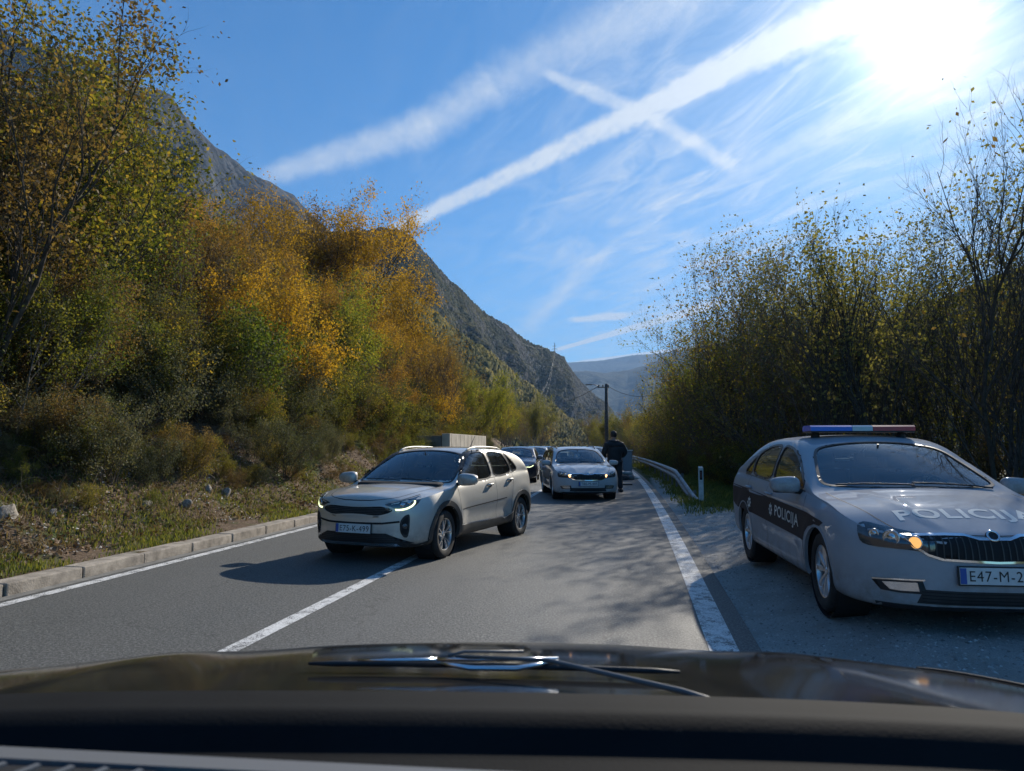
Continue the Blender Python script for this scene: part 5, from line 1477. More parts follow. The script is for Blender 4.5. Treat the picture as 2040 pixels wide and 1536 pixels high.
# ------------------------------------------------------------------ saloon and estates built on one body plan
def make_saloon(name, kind, pm, detail=2, plate_txt=None, police=False, drl=False, lit=True, rails=False, wstyle='cap'):
    est = kind == 'estate'; hat = kind == 'hatch'
    top = [(0, .52), (.008, .60), (.025, .665), (.05, .705), (.09, .728), (.16, .755), (.28, .798), (.5, .872), (.8, .928), (1.08, .965), (1.18, .985), (1.4, 1.095), (1.65, 1.215), (1.9, 1.325), (2.08, 1.385), (2.25, 1.420), (2.55, 1.447), (2.85, 1.452)]
    if est: top += [(3.3, 1.448), (3.8, 1.425), (4.2, 1.385), (4.36, 1.345), (4.47, 1.19), (4.55, 1.02), (4.61, .90), (4.65, .72), (4.66, .6)]
    elif hat: top += [(3.2, 1.445), (3.6, 1.41), (3.9, 1.35), (4.02, 1.30), (4.16, 1.14), (4.25, 1.0), (4.31, .88), (4.35, .72), (4.36, .6)]
    else: top += [(3.15, 1.438), (3.5, 1.385), (3.85, 1.285), (4.15, 1.165), (4.33, 1.095), (4.45, 1.065), (4.54, 1.035), (4.59, .95), (4.62, .84), (4.65, .70), (4.66, .58)]
    L = 4.36 if hat else 4.66
    k = 0 if not hat else -.30
    sp = dict(L=L, W=1.81, nx=200 if detail > 1 else 110, nose=(0.62, 2.25, 0.50, 2.6), tumble=0.36, ledge=0.018, bow=0.022, floor=0.30, cabin=(1.05, L - .35), dashz=.93, mirx=1.95, mirz=1.26,
        top=top,
        bot=[(0, .44), (.005, .37), (.015, .30), (.04, .235), (.09, .20), (.4, .175), (1.3, .175), (L - 1.2, .185), (L - .6, .22), (L - .2, .29), (L - .05, .36), (L - .01, .44), (L, .50)],
        sho=[(0, .68), (.10, .715), (.25, .752), (.6, .83), (1.0, .885), (1.4, .915), (2.0, .935), (2.8, .955), (3.5, .975), (L - .45, .985), (L - .12, .965), (L, .90)],
        crown=[(0, .03), (.1, .055), (.3, .060), (.8, .050), (1.15, .055), (1.4, .080), (1.75, .085), (2.1, .060), (2.4, .045), (3.3, .045), (4.0, .07), (L, .05)],
        S=[(0, .90), (.05, .955), (.14, .978), (.30, .990), (.5, 1.0), (.66, 1.0), (.78, .992), (.86, .985), (.93, .968), (1, .935)])
    ax, rx, wr = .91, 3.60 + k, .316
    def mold(G, s):
        x, y, z = G[..., 0], G[..., 1], G[..., 2]
        for c in (ax, rx):
            d = np.hypot(x - c, z - .33); g = np.exp(-((d - .40) / .07) ** 2) * (z > .25); G[..., 1] = y + np.where(y > .5, 0.010 * g, 0)
        lin_ = .80 + .030 * (x / L)        # the crease along the doors
        G[..., 1] += np.where(y > .5, 0.008 * np.exp(-((z - lin_) / .030) ** 2) * smooth01((x - .6) / .3), 0)
        G[..., 1] -= np.where(y > .5, 0.016 * np.exp(-((z - .42) / .10) ** 2) * smooth01((x - 1.3) / .3) * smooth01((3.1 - x) / .3), 0)
        rid = np.exp(-((y - (.24 + .24 * x)) / .035) ** 2) * (z > .68) * smooth01((x - .10) / .2) * smooth01((1.15 - x) / .2)
        G[..., 2] += 0.012 * rid
        return G
    sp['mold'] = mold
    s = Car(sp); s.root = empty(name); S1, S0, F_, T_ = View('side', 1), View('side', -1), View('front', 1), View('top')
    for V_ in (S1, S0):
        for c in (ax, rx): s.cut(arch_poly(c, .322, .352), V_, lim=lambda V, g=V_.sg: V[:, 1] * g > .45)
    fw = [(1.42, .945), (1.60, 1.065), (1.84, 1.19), (2.05, 1.275), (2.24, 1.318), (2.49, 1.340), (2.525, 1.16), (2.54, .972), (2.0, .952)]
    if est or hat:
        rw = [(2.61, .974), (2.60, 1.15), (2.565, 1.342), (2.95, 1.345), (3.28 + k / 2, 1.335), (3.36 + k / 2, 1.15), (3.40 + k / 2, 1.0)]
        qw = [(3.46 + k / 2, 1.0), (3.42 + k / 2, 1.15), (3.345 + k / 2, 1.332), (3.7 + k, 1.315), (4.02 + k, 1.26), (4.12 + k, 1.14), (4.05 + k, 1.035)]
    else:
        rw = [(2.61, .974), (2.60, 1.15), (2.565, 1.342), (2.85, 1.340), (3.12, 1.312), (3.36, 1.245), (3.42, 1.14), (3.44, .998)]
        qw = [(3.495, 1.000), (3.475, 1.14), (3.43, 1.222), (3.56, 1.170), (3.80, 1.035), (3.76, 1.008)]
    for V_ in (S1, S0):
        for p, nm in ((fw, "front_side_window"), (rw, "rear_side_window"), (qw, "quarter_window")): window(s, p, V_, nm, .010, outer=.012)
    ws = [(1.17, -.20), (1.17, .20), (1.205, .46), (1.29, .675), (1.37, .715), (1.60, .670), (1.88, .600), (1.985, .53), (2.025, .3), (2.035, 0)]
    ws = ws + [(a, -b_) for a, b_ in reversed(ws[2:-1])]
    window(s, ws, T_, "windscreen", .014, lim=lambda V: (V[:, 2] > .93) & (V[:, 0] < 2.3), outer=.012)
    if est or hat:
        rwin = chaikin([(-.55, 1.28), (.55, 1.28), (.62, 1.06), (-.62, 1.06)], 2); RV = View('rear')
        s.cut(rwin, RV, lim=lambda V: (V[:, 0] > 3.7) & (V[:, 2] > .9)); s.panel("rear_window", inset(rwin, -.01), RV, M_GLASS, off=.002)
    else:
        rwin = chaikin([(3.42, -.52), (3.42, .52), (4.08, .58), (4.14, 0), (4.08, -.58)], 2)
        s.cut(rwin, T_, lim=lambda V: (V[:, 2] > .95) & (V[:, 0] > 3.2)); s.panel("rear_window", inset(rwin, -.01), T_, M_GLASS, off=.002)
    s.body(pm, inner=M_LINE)
    for V_, sg in ((S1, 1), (S0, -1)):
        for c in (ax, rx):
            aa = np.linspace(R(-14), R(194), 40); ring = [(c + .362 * math.cos(a), .322 + .362 * math.sin(a)) for a in aa] + [(c + .347 * math.cos(a), .322 + .347 * math.sin(a)) for a in aa[::-1]]
            s.panel("arch_lip", ring, V_, pm, off=.004, thick=.03, step=.03)
            well(s, c, .349, sg, .322)
        mb = MB()
        s.line([(1.33, .905), (1.275, .83), (1.265, .60), (1.285, .23)], V_, .006, mb)
        s.line([(2.555, 1.35), (2.585, .97), (2.60, .65), (2.595, .20)], V_, .006, mb)
        s.line([(3.45 + k / 2, .985), (3.44 + k / 2, .85), (3.34 + k / 2, .74), (3.24 + k / 2, .62), (3.20 + k / 2, .40), (3.19 + k / 2, .22)], V_, .006, mb)
        if police: s.line([(1.265, .60), (1.15, .65)], V_, .006, mb)
        mb.build("panel_gaps", M_GAP, s.root)
        mb = MB(); s.line([(1.40, .930), (2.0, .940), (2.6, .957), (3.78 + k / 2, .998)], V_, .012, mb, off=.003); mb.build("window_trim", M_CHROME if not police else M_RUB, s.root)
        for hx, hz in ((2.44, .835), (3.33 + k / 2, .852)):
            s.panel("handle_cup", chaikin([(hx - .085, hz - .032), (hx + .085, hz - .032), (hx + .085, hz + .026), (hx - .085, hz + .026)], 2), V_, pm if police else M_GAP, off=.0015, step=.02)
            h = s.hit(V_, hx, hz + .006); mb = MB(); mb.tube([(hx - .095, h[0].y + sg * .004, hz + .006), (hx - .06, h[0].y + sg * .032, hz + .010), (hx + .06, h[0].y + sg * .032, hz + .011), (hx + .095, h[0].y + sg * .004, hz + .008)], [.010, .014, .014, .010], 8)
            mb.build("door_handle", pm, s.root, smooth=True)
        s.panel("tail_lamp", chaikin([(L - .34, .90), (L - .15, .915), (L - .10, .86), (L - .12, .76), (L - .27, .80)], 1), V_, M_RED, off=.006, thick=.02)
        mirror(s, sg, 1.50, .930, pm, 1.0)
        # triangle ahead of the window
        D_ = View('slant', sg, 35)
        hl = [(.345, .600), (.335, .640), (.350, .706), (.50, .728), (.66, .752), (.80, .778), (.838, .762), (.832, .700), (.805, .636), (.74, .618), (.55, .612)]
        s.panel("headlight", chaikin(hl, 1), D_, M_LAMP, off=.004, thick=.02, step=.03); hd = s.root.children[-1]
        for a, b_, rr_, lit_ in ((.455, .660, .050, lit), (.60, .685, .056, False), (.715, .705, .034, False)):
            h = s.hit(D_, a, b_); q = D_.d.to_track_quat('Y', 'Z').to_matrix()
            m3 = MB(); m3.lathe([(.001, -.006), (rr_ * .35, -.007), (rr_ * .42, -.001), (rr_ * .8, -.004), (rr_ * .98, -.008), (rr_, .0), (rr_, .01)], 'y', 24)
            m3.v = [q @ Vector(v) + h[0] + h[1] * .004 for v in m3.v]; m3.build("lamp_bowl", M_REFL, hd, smooth=True)
            if lit_:
                m3 = MB(); m3.lathe([(.001, -.004), (rr_ * .55, -.003), (rr_ * .80, .000), (rr_ * .82, .004)], 'y', 20); m3.v = [q @ Vector(v) + h[0] + h[1] * .010 for v in m3.v]; m3.build("lit_lamp", M_AMBER if police else M_HALO, hd, smooth=True)
        if drl:
            mb = MB(); s.line(chaikin([(.40, .625), (.50, .640), (.60, .628), (.70, .655), (.80, .70)], 2, False), D_, .026, mb, off=.008, step=.02); mb.build("running_light", M_DRL, hd)
        if detail > 1:
            fp = [(.40, .335), (.42, .405), (.55, .400), (.71, .392), (.735, .382), (.68, .318), (.55, .310), (.42, .312)]
            s.panel("fog_lamp", fp, D_, M_PLAS, off=.004, thick=.02, step=.03); fo = s.root.children[-1]
            s.panel("fog_lamp_lens", [(.44, .330), (.45, .388), (.56, .384), (.67, .378), (.62, .330), (.55, .325)], D_, M_REFL, off=.007, parent=fo)
            mb = MB(); s.line([(.405, .408), (.56, .403), (.735, .392)], D_, .010, mb, off=.008); mb.build("fog_lamp_rim", M_CHROME, fo)
    gr = [(-.56, .700), (-.30, .712), (-.18, .712), (-.10, .690), (.10, .690), (.18, .712), (.30, .712), (.56, .700), (.50, .640), (.42, .585), (.34, .560), (0, .548), (-.34, .560), (-.42, .585), (-.50, .640)]
    s.panel("grille", gr, F_, M_GAP, off=.003, thick=.02, step=.03); g = s.root.children[-1]
    s.panel("grille_surround", inset(gr, -.012), F_, M_CHROME, off=.008, thick=.02, hole=inset(gr, .003), parent=g, step=.03)
    if detail > 1:
        for sd in (-1, 1):
          mb = MB()
          for i in range(12):
            y = sd * (.035 + i * .0425)
            zt = .70 if abs(y) > .13 else .682; zb = .56 + max(0, abs(y) - .34) * .55
            s.line([(y, zt), (y, zb)], F_, .008, mb, off=.010)
          mb.build("grille_slats", M_PLAS2, g)
    mid = [(-.46, .345), (.46, .345), (.50, .250), (-.50, .250)]
    s.panel("lower_intake", mid if detail > 1 else [(-.7, .36), (.7, .36), (.62, .25), (-.62, .25)], F_, M_PLAS, off=.004, thick=.02); lo = s.root.children[-1]
    if detail > 1:
        mb = MB()
        for i in range(4): s.line([(-.47, .33 - i * .022), (.47, .33 - i * .022)], F_, .005, mb, off=.008)
        mb.build("intake_bars", M_GAP, lo)
    s.panel("bumper_lip", [(-.72, .232), (.72, .232), (.70, .19), (-.70, .19)], F_, M_PLAS, off=.006, thick=.02)
    mb = MB(); bl = [(1.15, .74), (.80, .73), (.45, .66), (.22, .57), (.13, .46), (.085, .22), (.070, .12), (.060, 0)]
    bl = bl + [(a, -b_) for a, b_ in reversed(bl[:-1])]; s.line(chaikin(bl, 1, False), T_, .008, mb); mb.build("bonnet_gap", M_GAP, s.root)
    if plate_txt:
        h = s.hit(F_, 0, .455); plate(s.root, (h[0].x - .008, 0, .455), plate_txt, tilt=R(2))
    if detail > 1:
        h = s.hit(F_, 0, .712); q = Matrix.Rotation(R(35), 3, 'Y'); mb = MB()
        mb.lathe([(.001, -.012), (.036, -.012), (.040, -.014), (.044, -.010), (.045, .004)], 'x', 28); mb.v = [q @ Vector(v) + h[0] for v in mb.v]; bd = mb.build("badge", M_RIMD if police else M_CHROME, s.root, smooth=True)
        mb = MB(); mb.lathe([(.030, -.014), (.034, -.018), (.039, -.018), (.043, -.013)], 'x', 28); mb.v = [q @ Vector(v) + h[0] for v in mb.v]; mb.build("badge_rim", M_CHROME, bd, smooth=True)
        mb = MB()
        for y0, y1 in ((-.64, .0), (.0, .62)):
            pp = []
            for u in np.linspace(0, 1, 8):
                y = y0 + (y1 - y0) * u; x = 1.20 + .04 * u + .05 * abs(y); h = s.hit(T_, x, y); pp.append(h[0] + h[1] * .012)
            mb.tube(pp, .008, 6)
        mb.build("wiper", M_PLAS, s.root)
    if rails:
        for sg in (1, -1):
            mb = MB(); rp = []
            for u in np.linspace(0, 1, 13):
                x = 2.2 + u * 1.9; h = s.hit(T_, x, sg * .57); rp.append((x, sg * .57, h[0].z + .004 + .035 * min(1, math.sin(math.pi * u) * 3)))
            mb.tube(rp, [.008] + [.015] * 11 + [.008], 8); mb.build("roof_rail", M_PLAS, s.root, smooth=True)
    seats(s, 2.05, 3.0, .58)
    for c, st in ((ax, R(-2)), (rx, 0)):
        for sg in (1, -1): wheel(s.root, c, sg * .775, sg, wr, .20, wstyle, st)
    if police:
        for V_, sg in ((S1, 1), (S0, -1)):
            band = [(.735, .722), (.80, .735), (1.2, .768), (2.4, .806), (3.6, .842), (4.45, .862), (4.50, .70), (4.10, .600), (3.98, .585), (3.2, .575), (2.2, .545), (1.30, .520), (1.255, .52), (1.20, .595), (1.10, .655), (.95, .690), (.82, .688)]
            s.panel("livery_band", band, V_, M_BAND, off=.0016, step=.04); bn = s.root.children[-1]
            co, fs = text_mesh("POLICIJA", .2, 0.003, .62, space=1.1)
            co[:, 0] *= .80 / (co[:, 0].max() - co[:, 0].min()); co[:, 1] *= .140 / (co[:, 1].max() - co[:, 1].min())
            co, fs = dense_text(co, fs, .03); V = []
            for a, b_, _ in co:
                x = 1.80 - a * sg
                h = s.hit(V_, x, .665 + b_ + (x - 1.8) * .03); V.append(h[0] + h[1] * .0036)
            mesh_np("livery_lettering", V, fs, M_LETTER, parent=bn)
            for ex in (2.36, 3.30):
                star = []
                for i in range(16):
                    a = 2 * math.pi * i / 16; rr_ = .072 if i % 2 == 0 else .046; star.append((ex + rr_ * math.sin(a), .685 + rr_ * math.cos(a)))
                s.panel("livery_emblem", star, V_, M_LETTER, off=.0040, step=.02, parent=bn)
                s.panel("emblem_shield", chaikin([(ex - .022, .71), (ex + .022, .71), (ex + .018, .67), (ex, .652), (ex - .018, .67)], 1), V_, M_BAND, off=.0055, step=.02, parent=bn)
        co, fs = text_mesh("POLICIJA", .2, 0.0055, 1.0, space=1.08)
        co[:, 0] *= .98 / (co[:, 0].max() - co[:, 0].min()); co[:, 1] *= .205 / (co[:, 1].max() - co[:, 1].min())
        co, fs = dense_text(co, fs, .025); V = []
        for a, b_, _ in co:
            h = s.hit(T_, .37 + b_, -a); V.append(h[0] + h[1] * .0018)
        mesh_np("bonnet_lettering", V, fs, M_LETTER, parent=s.root)
        # light bar
        h = s.hit(T_, 2.42, 0); zb = h[0].z
        e = empty("light_bar", (2.42, 0, zb)); e.parent = s.root
        for y0, y1, mt, nm in ((.100, .505, M_BLUEL, "blue_lamp"), (-.505, -.100, M_REDL, "red_lamp"), (-.097, .097, M_CLEAR, "clear_lamp")):
            mb = MB(); pr = [(-.14, .046), (-.138, .088), (-.11, .103), (.11, .103), (.138, .088), (.14, .046)]
            vs = [(x, y0, z) for x, z in pr] + [(x, y1, z) for x, z in pr]; n = len(pr)
            mb.add(vs, [tuple(range(n)), tuple(range(2 * n - 1, n - 1, -1))] + [(i, (i + 1) % n, n + (i + 1) % n, n + i) for i in range(n)]); mb.build(nm, mt, e)
        mb = MB(); mb.box((0, 0, .042), (.27, 1.0, .022), bev=.006)
        mb.build("bar_base", M_PLAS, e)
        for y in (-.42, .42):
            mb = MB(); mb.tube([(0, y, -.03), (0, y, .035)], [.05, .035], 10); mb.build("bar_foot", M_PLAS, e)
    return s

M_BAND = mat("livery_dark_blue", (0.010, 0.012, 0.022), 0.5, spec=.12)
M_LETTER = mat("livery_white", (0.78, 0.78, 0.73), 0.6, spec=.0, var=.10, vscale=6)
M_BLUEL = mat("blue_lens", (0.01, 0.07, 0.42), 0.2, coat=.25, emit=(.0, .06, .5), estr=.06)
M_REDL = mat("red_lens", (0.42, 0.012, 0.018), 0.25, coat=.2)
M_CLEAR = mat("clear_lens", (0.45, 0.48, 0.50), 0.12, coat=1.0)

PO = make_saloon("police_car", "saloon", P_POLICE, 2, "E47-M-295", police=True, lit=True, wstyle='cap')
tag(PO.root, "white and dark blue police saloon with a light bar, parked on the gravel", "police car")
place_car(PO.root, 2.29, 6.27, .91, R(4.3), 0.135)
ES = make_saloon("estate_car", "estate", P_WHITE, 2, "T80-M-485", lit=True, rails=True, wstyle='cap')
tag(ES.root, "white estate car with lit headlamps coming round the police car, plate T80-M-485", "car")
place_car(ES.root, -1.66, 19.9, .91, R(13.8))
HB = make_saloon("hatchback", "hatch", P_DARK, 1, None, drl=True, lit=False, wstyle='five')
tag(HB.root, "dark plum hatchback with bright wavy running lights waiting behind the silver crossover", "car")
def kerbside(root, px, Z, rz, off=.91):
    x, y = from_px(px, Z); place_car(root, x, y, off, rz)
kerbside(HB.root, 1026, 28.6, R(6))
def car_copy(src, pm, oldpm):
    def cp(o, par):
        c = o.copy(); col.objects.link(c); c.parent = par
        if c.type == 'MESH':
            for i_, sl in enumerate(c.material_slots):
                if sl.material == oldpm: sl.link = 'OBJECT'; sl.material = pm
        return c
    r0 = cp(src, None)
    for ch in list(src.children):
        c1 = cp(ch, r0)
        for g in list(ch.children): cp(g, c1)
    return r0
for (src, old, pm, px, Z, rz, lab) in [
    (HB.root, P_DARK, P_GREY, 1063, 38, 7, "grey-blue hatchback second in the queue between the plum hatchback and the estate"),
    (ES.root, P_WHITE, P_BLUE, 1086, 50, 9, "dark blue estate with roof rails behind the white estate in the queue"),
    (HB.root, P_DARK, P_WHITE, 1062, 60, 9, "far white hatchback whose roof just shows above the plum hatchback"),
    (HB.root, P_DARK, P_DARK, 1184, 30, 12, "dark hatchback half hidden behind the right side of the white estate"),
]:
    c = car_copy(src, pm, old); kerbside(c, px, Z, R(rz)); tag(c, lab, "car", "cars waiting in the queue")
# ------------------------------------------------------------------ guardrail, posts, pole, wall
M_GALV = mat("galvanised_steel", (0.22, 0.225, 0.23), 0.5, 0.6, var=0.35, vscale=5, bump=.1)
M_POST = mat("weathered_steel", (0.17, 0.165, 0.16), 0.6, 0.5, var=0.4, vscale=6)
def rail_line(d):
    """points of the guardrail, d metres from its near end"""
    y = 19.2 + d; s = 1.42 + 0.26 * smooth01((4 - d) / 4) * 1.0
    z = 0.56 - 0.62 * (1 - smooth01(d / 4.2))
    return s + float(road_c(y)), y, z
gr = empty("guardrail", (*rail_line(0)[:2], 0)); g0 = gr.location.copy()
prof = [(0, .155), (-.022, .148), (-.055, .115), (-.075, .095), (-.078, .065), (-.055, .045), (-.018, .018), (-.010, 0), (-.018, -.018), (-.055, -.045), (-.078, -.065), (-.075, -.095), (-.055, -.115), (-.022, -.148), (0, -.155)]
ds = np.concatenate([np.arange(0, 8, .35), np.arange(8, 60, 1.0)]); vs = []; fs = []
for d in ds:
    x, y, z = rail_line(d)
    for k in (0, 1):
        for a, b_ in prof: vs.append((x + a + (.004 if k else 0) - g0.x, y - g0.y, z + b_ - g0.z))
n = len(prof)
for i in range(len(ds) - 1):
    for j in range(n - 1):
        a = i * 2 * n + j; fs.append((a, a + 1, a + 2 * n + 1, a + 2 * n)); a += n; fs.append((a, a + 2 * n, a + 2 * n + 1, a + 1))
o = mesh_np("rail", vs, fs, M_GALV, smooth=True, parent=gr)
tag(gr, "grey steel guardrail sloping down to the ground at its near end", "guardrail")
for d in [1.4, 3.4, 5.4, 7.4, 9.4, 11.4, 13.4] + list(np.arange(17.4, 60, 4)):
    x, y, z = rail_line(d); mb = MB(); top = z + .12; bot = ground_at(x, y) - .3
    if top < .15: continue
    c = Vector((x + .10, y, (top + bot) / 2)) - g0; mb.box(c, (.008, .12, top - bot)); mb.box(c + Vector((.03, -.056, 0)), (.055, .008, top - bot)); mb.box(c + Vector((.03, .056, 0)), (.055, .008, top - bot))
    mb.box(Vector((x + .045, y, z)) - g0, (.10, .10, .16), bev=.008)
    mb.build("rail_post", M_POST, gr)
# white marker post
x, y = from_px(1393, 18.2); dp = empty("marker_post", (x, y, ground_at(x, y)), R(6)); dp.rotation_euler[0] = R(1)
mb = MB(); sec = [(-.06, -.04), (.06, -.04), (.05, .05), (-.05, .05)]
vs = [(a, b_, -.1) for a, b_ in sec] + [(a, b_, .88) for a, b_ in sec[:2]] + [(a, b_, .92) for a, b_ in sec[2:]]
mb.add(vs, [(3, 2, 1, 0), (4, 5, 6, 7), (0, 1, 5, 4), (1, 2, 6, 5), (2, 3, 7, 6), (3, 0, 4, 7)]); p = mb.build("post_body", mat("weathered_white_plastic", (0.55, 0.55, 0.52), .6, var=.25, vscale=8), dp)
mb = MB(); mb.box((0, -.043, .70), (.070, .006, .24), bev=.002); mb.build("reflector_panel", M_GAP, dp)
mb = MB(); mb.box((0, -.048, .71), (.030, .006, .16), bev=.002); mb.build("reflector", mat("red_reflector", (.12, .02, .02), .3), dp)
tag(dp, "white roadside marker post with a black reflector panel at the end of the guardrail", "marker post")
# wooden pole with lamp arm
x, y = from_px(1208, 46); up = empty("utility_pole", (x, y, ground_at(x, y)))
H = 1.47 + (888 - 764) / 1400 * 46
mb = MB(); mb.tube([(0, 0, -.3), (0, 0, H * .5), (.02, 0, H)], [.15, .125, .10], 14); mb.build("pole", mat("grey_wood", (0.12, 0.105, 0.09), .9, var=.4, vscale=9), up, smooth=True)
mb = MB(); mb.box((-.18, 0, H - .22), (.75, .07, .07), bev=.01); mb.build("cross_arm", M_POST, up)
mb = MB(); mb.tube([(-.45, 0, H - .16), (-.8, -.1, H - .02), (-1.0, -.15, H - .02)], .022, 8); mb.build("lamp_arm", M_GALV, up, smooth=True)
mb = MB(); mb.box((-1.12, -.17, H - .04), (.42, .16, .09), bev=.03); mb.build("street_lamp_head", M_GALV, up)
for xx in (-.48, -.2, .14):
    mb = MB(); mb.tube([(xx, 0, H - .18), (xx, 0, H - .10), (xx, 0, H - .04)], [.03, .045, .02], 8); mb.build("insulator", M_PLAS, up, smooth=True)
tag(up, "grey wooden pole with a small lamp arm beyond the person in black", "utility pole")
def wire(name, a, b_, sag, rad, label, m_=M_PLAS):
    a, b_ = Vector(a), Vector(b_); mb = MB()
    pts = [a.lerp(b_, u) - Vector((0, 0, sag * 4 * u * (1 - u))) for u in np.linspace(0, 1, 25)]
    mb.tube(pts, rad, 5, cap=False); o = mb.build(name, m_, smooth=True); tag(o, label, "wire"); return o
pt = Vector((x, y, H))
fx, fy = from_px(1330, 40)
wire("wire", pt + Vector((.1, 0, -.15)), (fx, fy, 4.6), .5, .012, "pale cable running from the pole down into the right trees")
fx2, fy2 = from_px(1085, 150); wire("wire", pt + Vector((-.4, 0, -.1)), (fx2, fy2, 12.5), 1.4, .02, "cable sagging leftwards from the pole past the wooded ridge")
a = at(1500, 585, 60); b_ = at(2060, 452, 26); wire("wire", a, b_, .5, .014, "dark overhead wire crossing the bare tree at upper right")
# lattice mast on the ridge shoulder and a thin pole below it
def ridge_mast(px, py0, py1, dist, arms, label, name="power_pylon"):
    b_ = at(px, py0, dist); t_ = at(px, py1, dist); h = t_.z - b_.z; e = empty(name, b_); mb = MB(); w_ = h * .035
    for sx_, sy_ in ((-1, -1), (1, -1), (1, 1), (-1, 1)): mb.tube([(sx_ * w_, sy_ * w_, -h * .2), (sx_ * w_ * .25, sy_ * w_ * .25, h)], .20 if dist > 600 else .07, 4)
    for k in range(7):
        z0, z1 = h * k / 7, h * (k + 1) / 7; wa, wb = w_ * (1 - .75 * k / 7), w_ * (1 - .75 * (k + 1) / 7)
        mb.tube([(-wa, -wa, z0), (wb, -wb, z1)], .18 if dist > 600 else .05, 3); mb.tube([(wa, -wa, z0), (-wb, -wb, z1)], .18 if dist > 600 else .05, 3)
    mb.build("mast", M_POST, e)
    for z_, ww in arms:
        m2 = MB(); m2.tube([(-ww * h, 0, z_ * h), (0, 0, (z_ + .02) * h), (ww * h, 0, z_ * h)], .32 if dist > 600 else .1, 4); m2.build("cross_arm", M_POST, e)
    tag(e, label, "pylon"); return e
ridge_mast(1105, 716, 683, 1170, [(.62, .17), (.80, .13)], "tiny lattice pylon with two cross arms on the shoulder of the wooded ridge")
ridge_mast(1027, 815, 757, 330, [(.97, .015)], "thin grey mast against the lower wooded slope")
for i in range(2):
    wire("power_line", at(1105 + i * 3, 690, 1170), at(1076 - 22 * i, 800, 560), 22, .045, ["outer", "inner"][i] + " power line hanging from the ridge pylon down the slope", M_GALV)
wire("power_line", at(900, 545, 620), at(1105, 690, 1170), 26, .05, "faint power line rising from the ridge pylon towards the upper left", M_GALV)
# pale concrete wall behind the crossover
M_CONC = mat("board_marked_concrete", (0.44, 0.40, 0.33), 0.9, var=.3, vscale=1.2, bump=.3, bscale=12)
cw = empty("concrete_wall", (-6.95 + float(road_c(30)), 30.7, 0.1), R(2.4))
mb = MB(); mb.box((-.16, 0, .80), (.32, 8.0, 2.1), bev=.02); fr = mb.build("wall_front", M_CONC, cw)
mb = MB(); mb.box((-.84, -3.85, .74), (1.0, .3, 2.05), bev=.02); mb.build("wing_wall", mat("shaded_concrete", (0.16, 0.155, 0.14), .9, var=.3, vscale=2), cw)  # end face of the same concrete, its shade put into a darker colour
for k in range(10):
    mb = MB(); mb.box((.001, -3.7 + k * .8, .80), (.010, .014, 2.06)); mb.build("board_joint", M_GAP, fr)
tag(cw, "pale board-marked concrete wall on the bank behind the crossover roof", "wall")

# ------------------------------------------------------------------ person in black
def skin_body(name, verts, edges, radii, m_, parent=None, root=0, sub=2):
    me = bpy.data.meshes.new(name); me.from_pydata([tuple(v) for v in verts], edges, []); o = bpy.data.objects.new(name, me); col.objects.link(o)
    sk = o.modifiers.new("skin", 'SKIN'); sk.use_smooth_shade = True
    for i, rr_ in enumerate(radii):
        me.skin_vertices[0].data[i].radius = rr_ if isinstance(rr_, tuple) else (rr_, rr_)
    me.skin_vertices[0].data[root].use_root = True
    ss = o.modifiers.new("sub", 'SUBSURF'); ss.levels = sub; ss.render_levels = sub
    dg = bpy.context.evaluated_depsgraph_get(); m2 = bpy.data.meshes.new_from_object(o.evaluated_get(dg)); bpy.data.objects.remove(o, do_unlink=True)
    m2.materials.clear(); m2.materials.append(m_); m2.polygons.foreach_set('material_index', np.zeros(len(m2.polygons), dtype=np.int32)); m2.shade_smooth()
    o = bpy.data.objects.new(name, m2); col.objects.link(o); o.parent = parent; return o
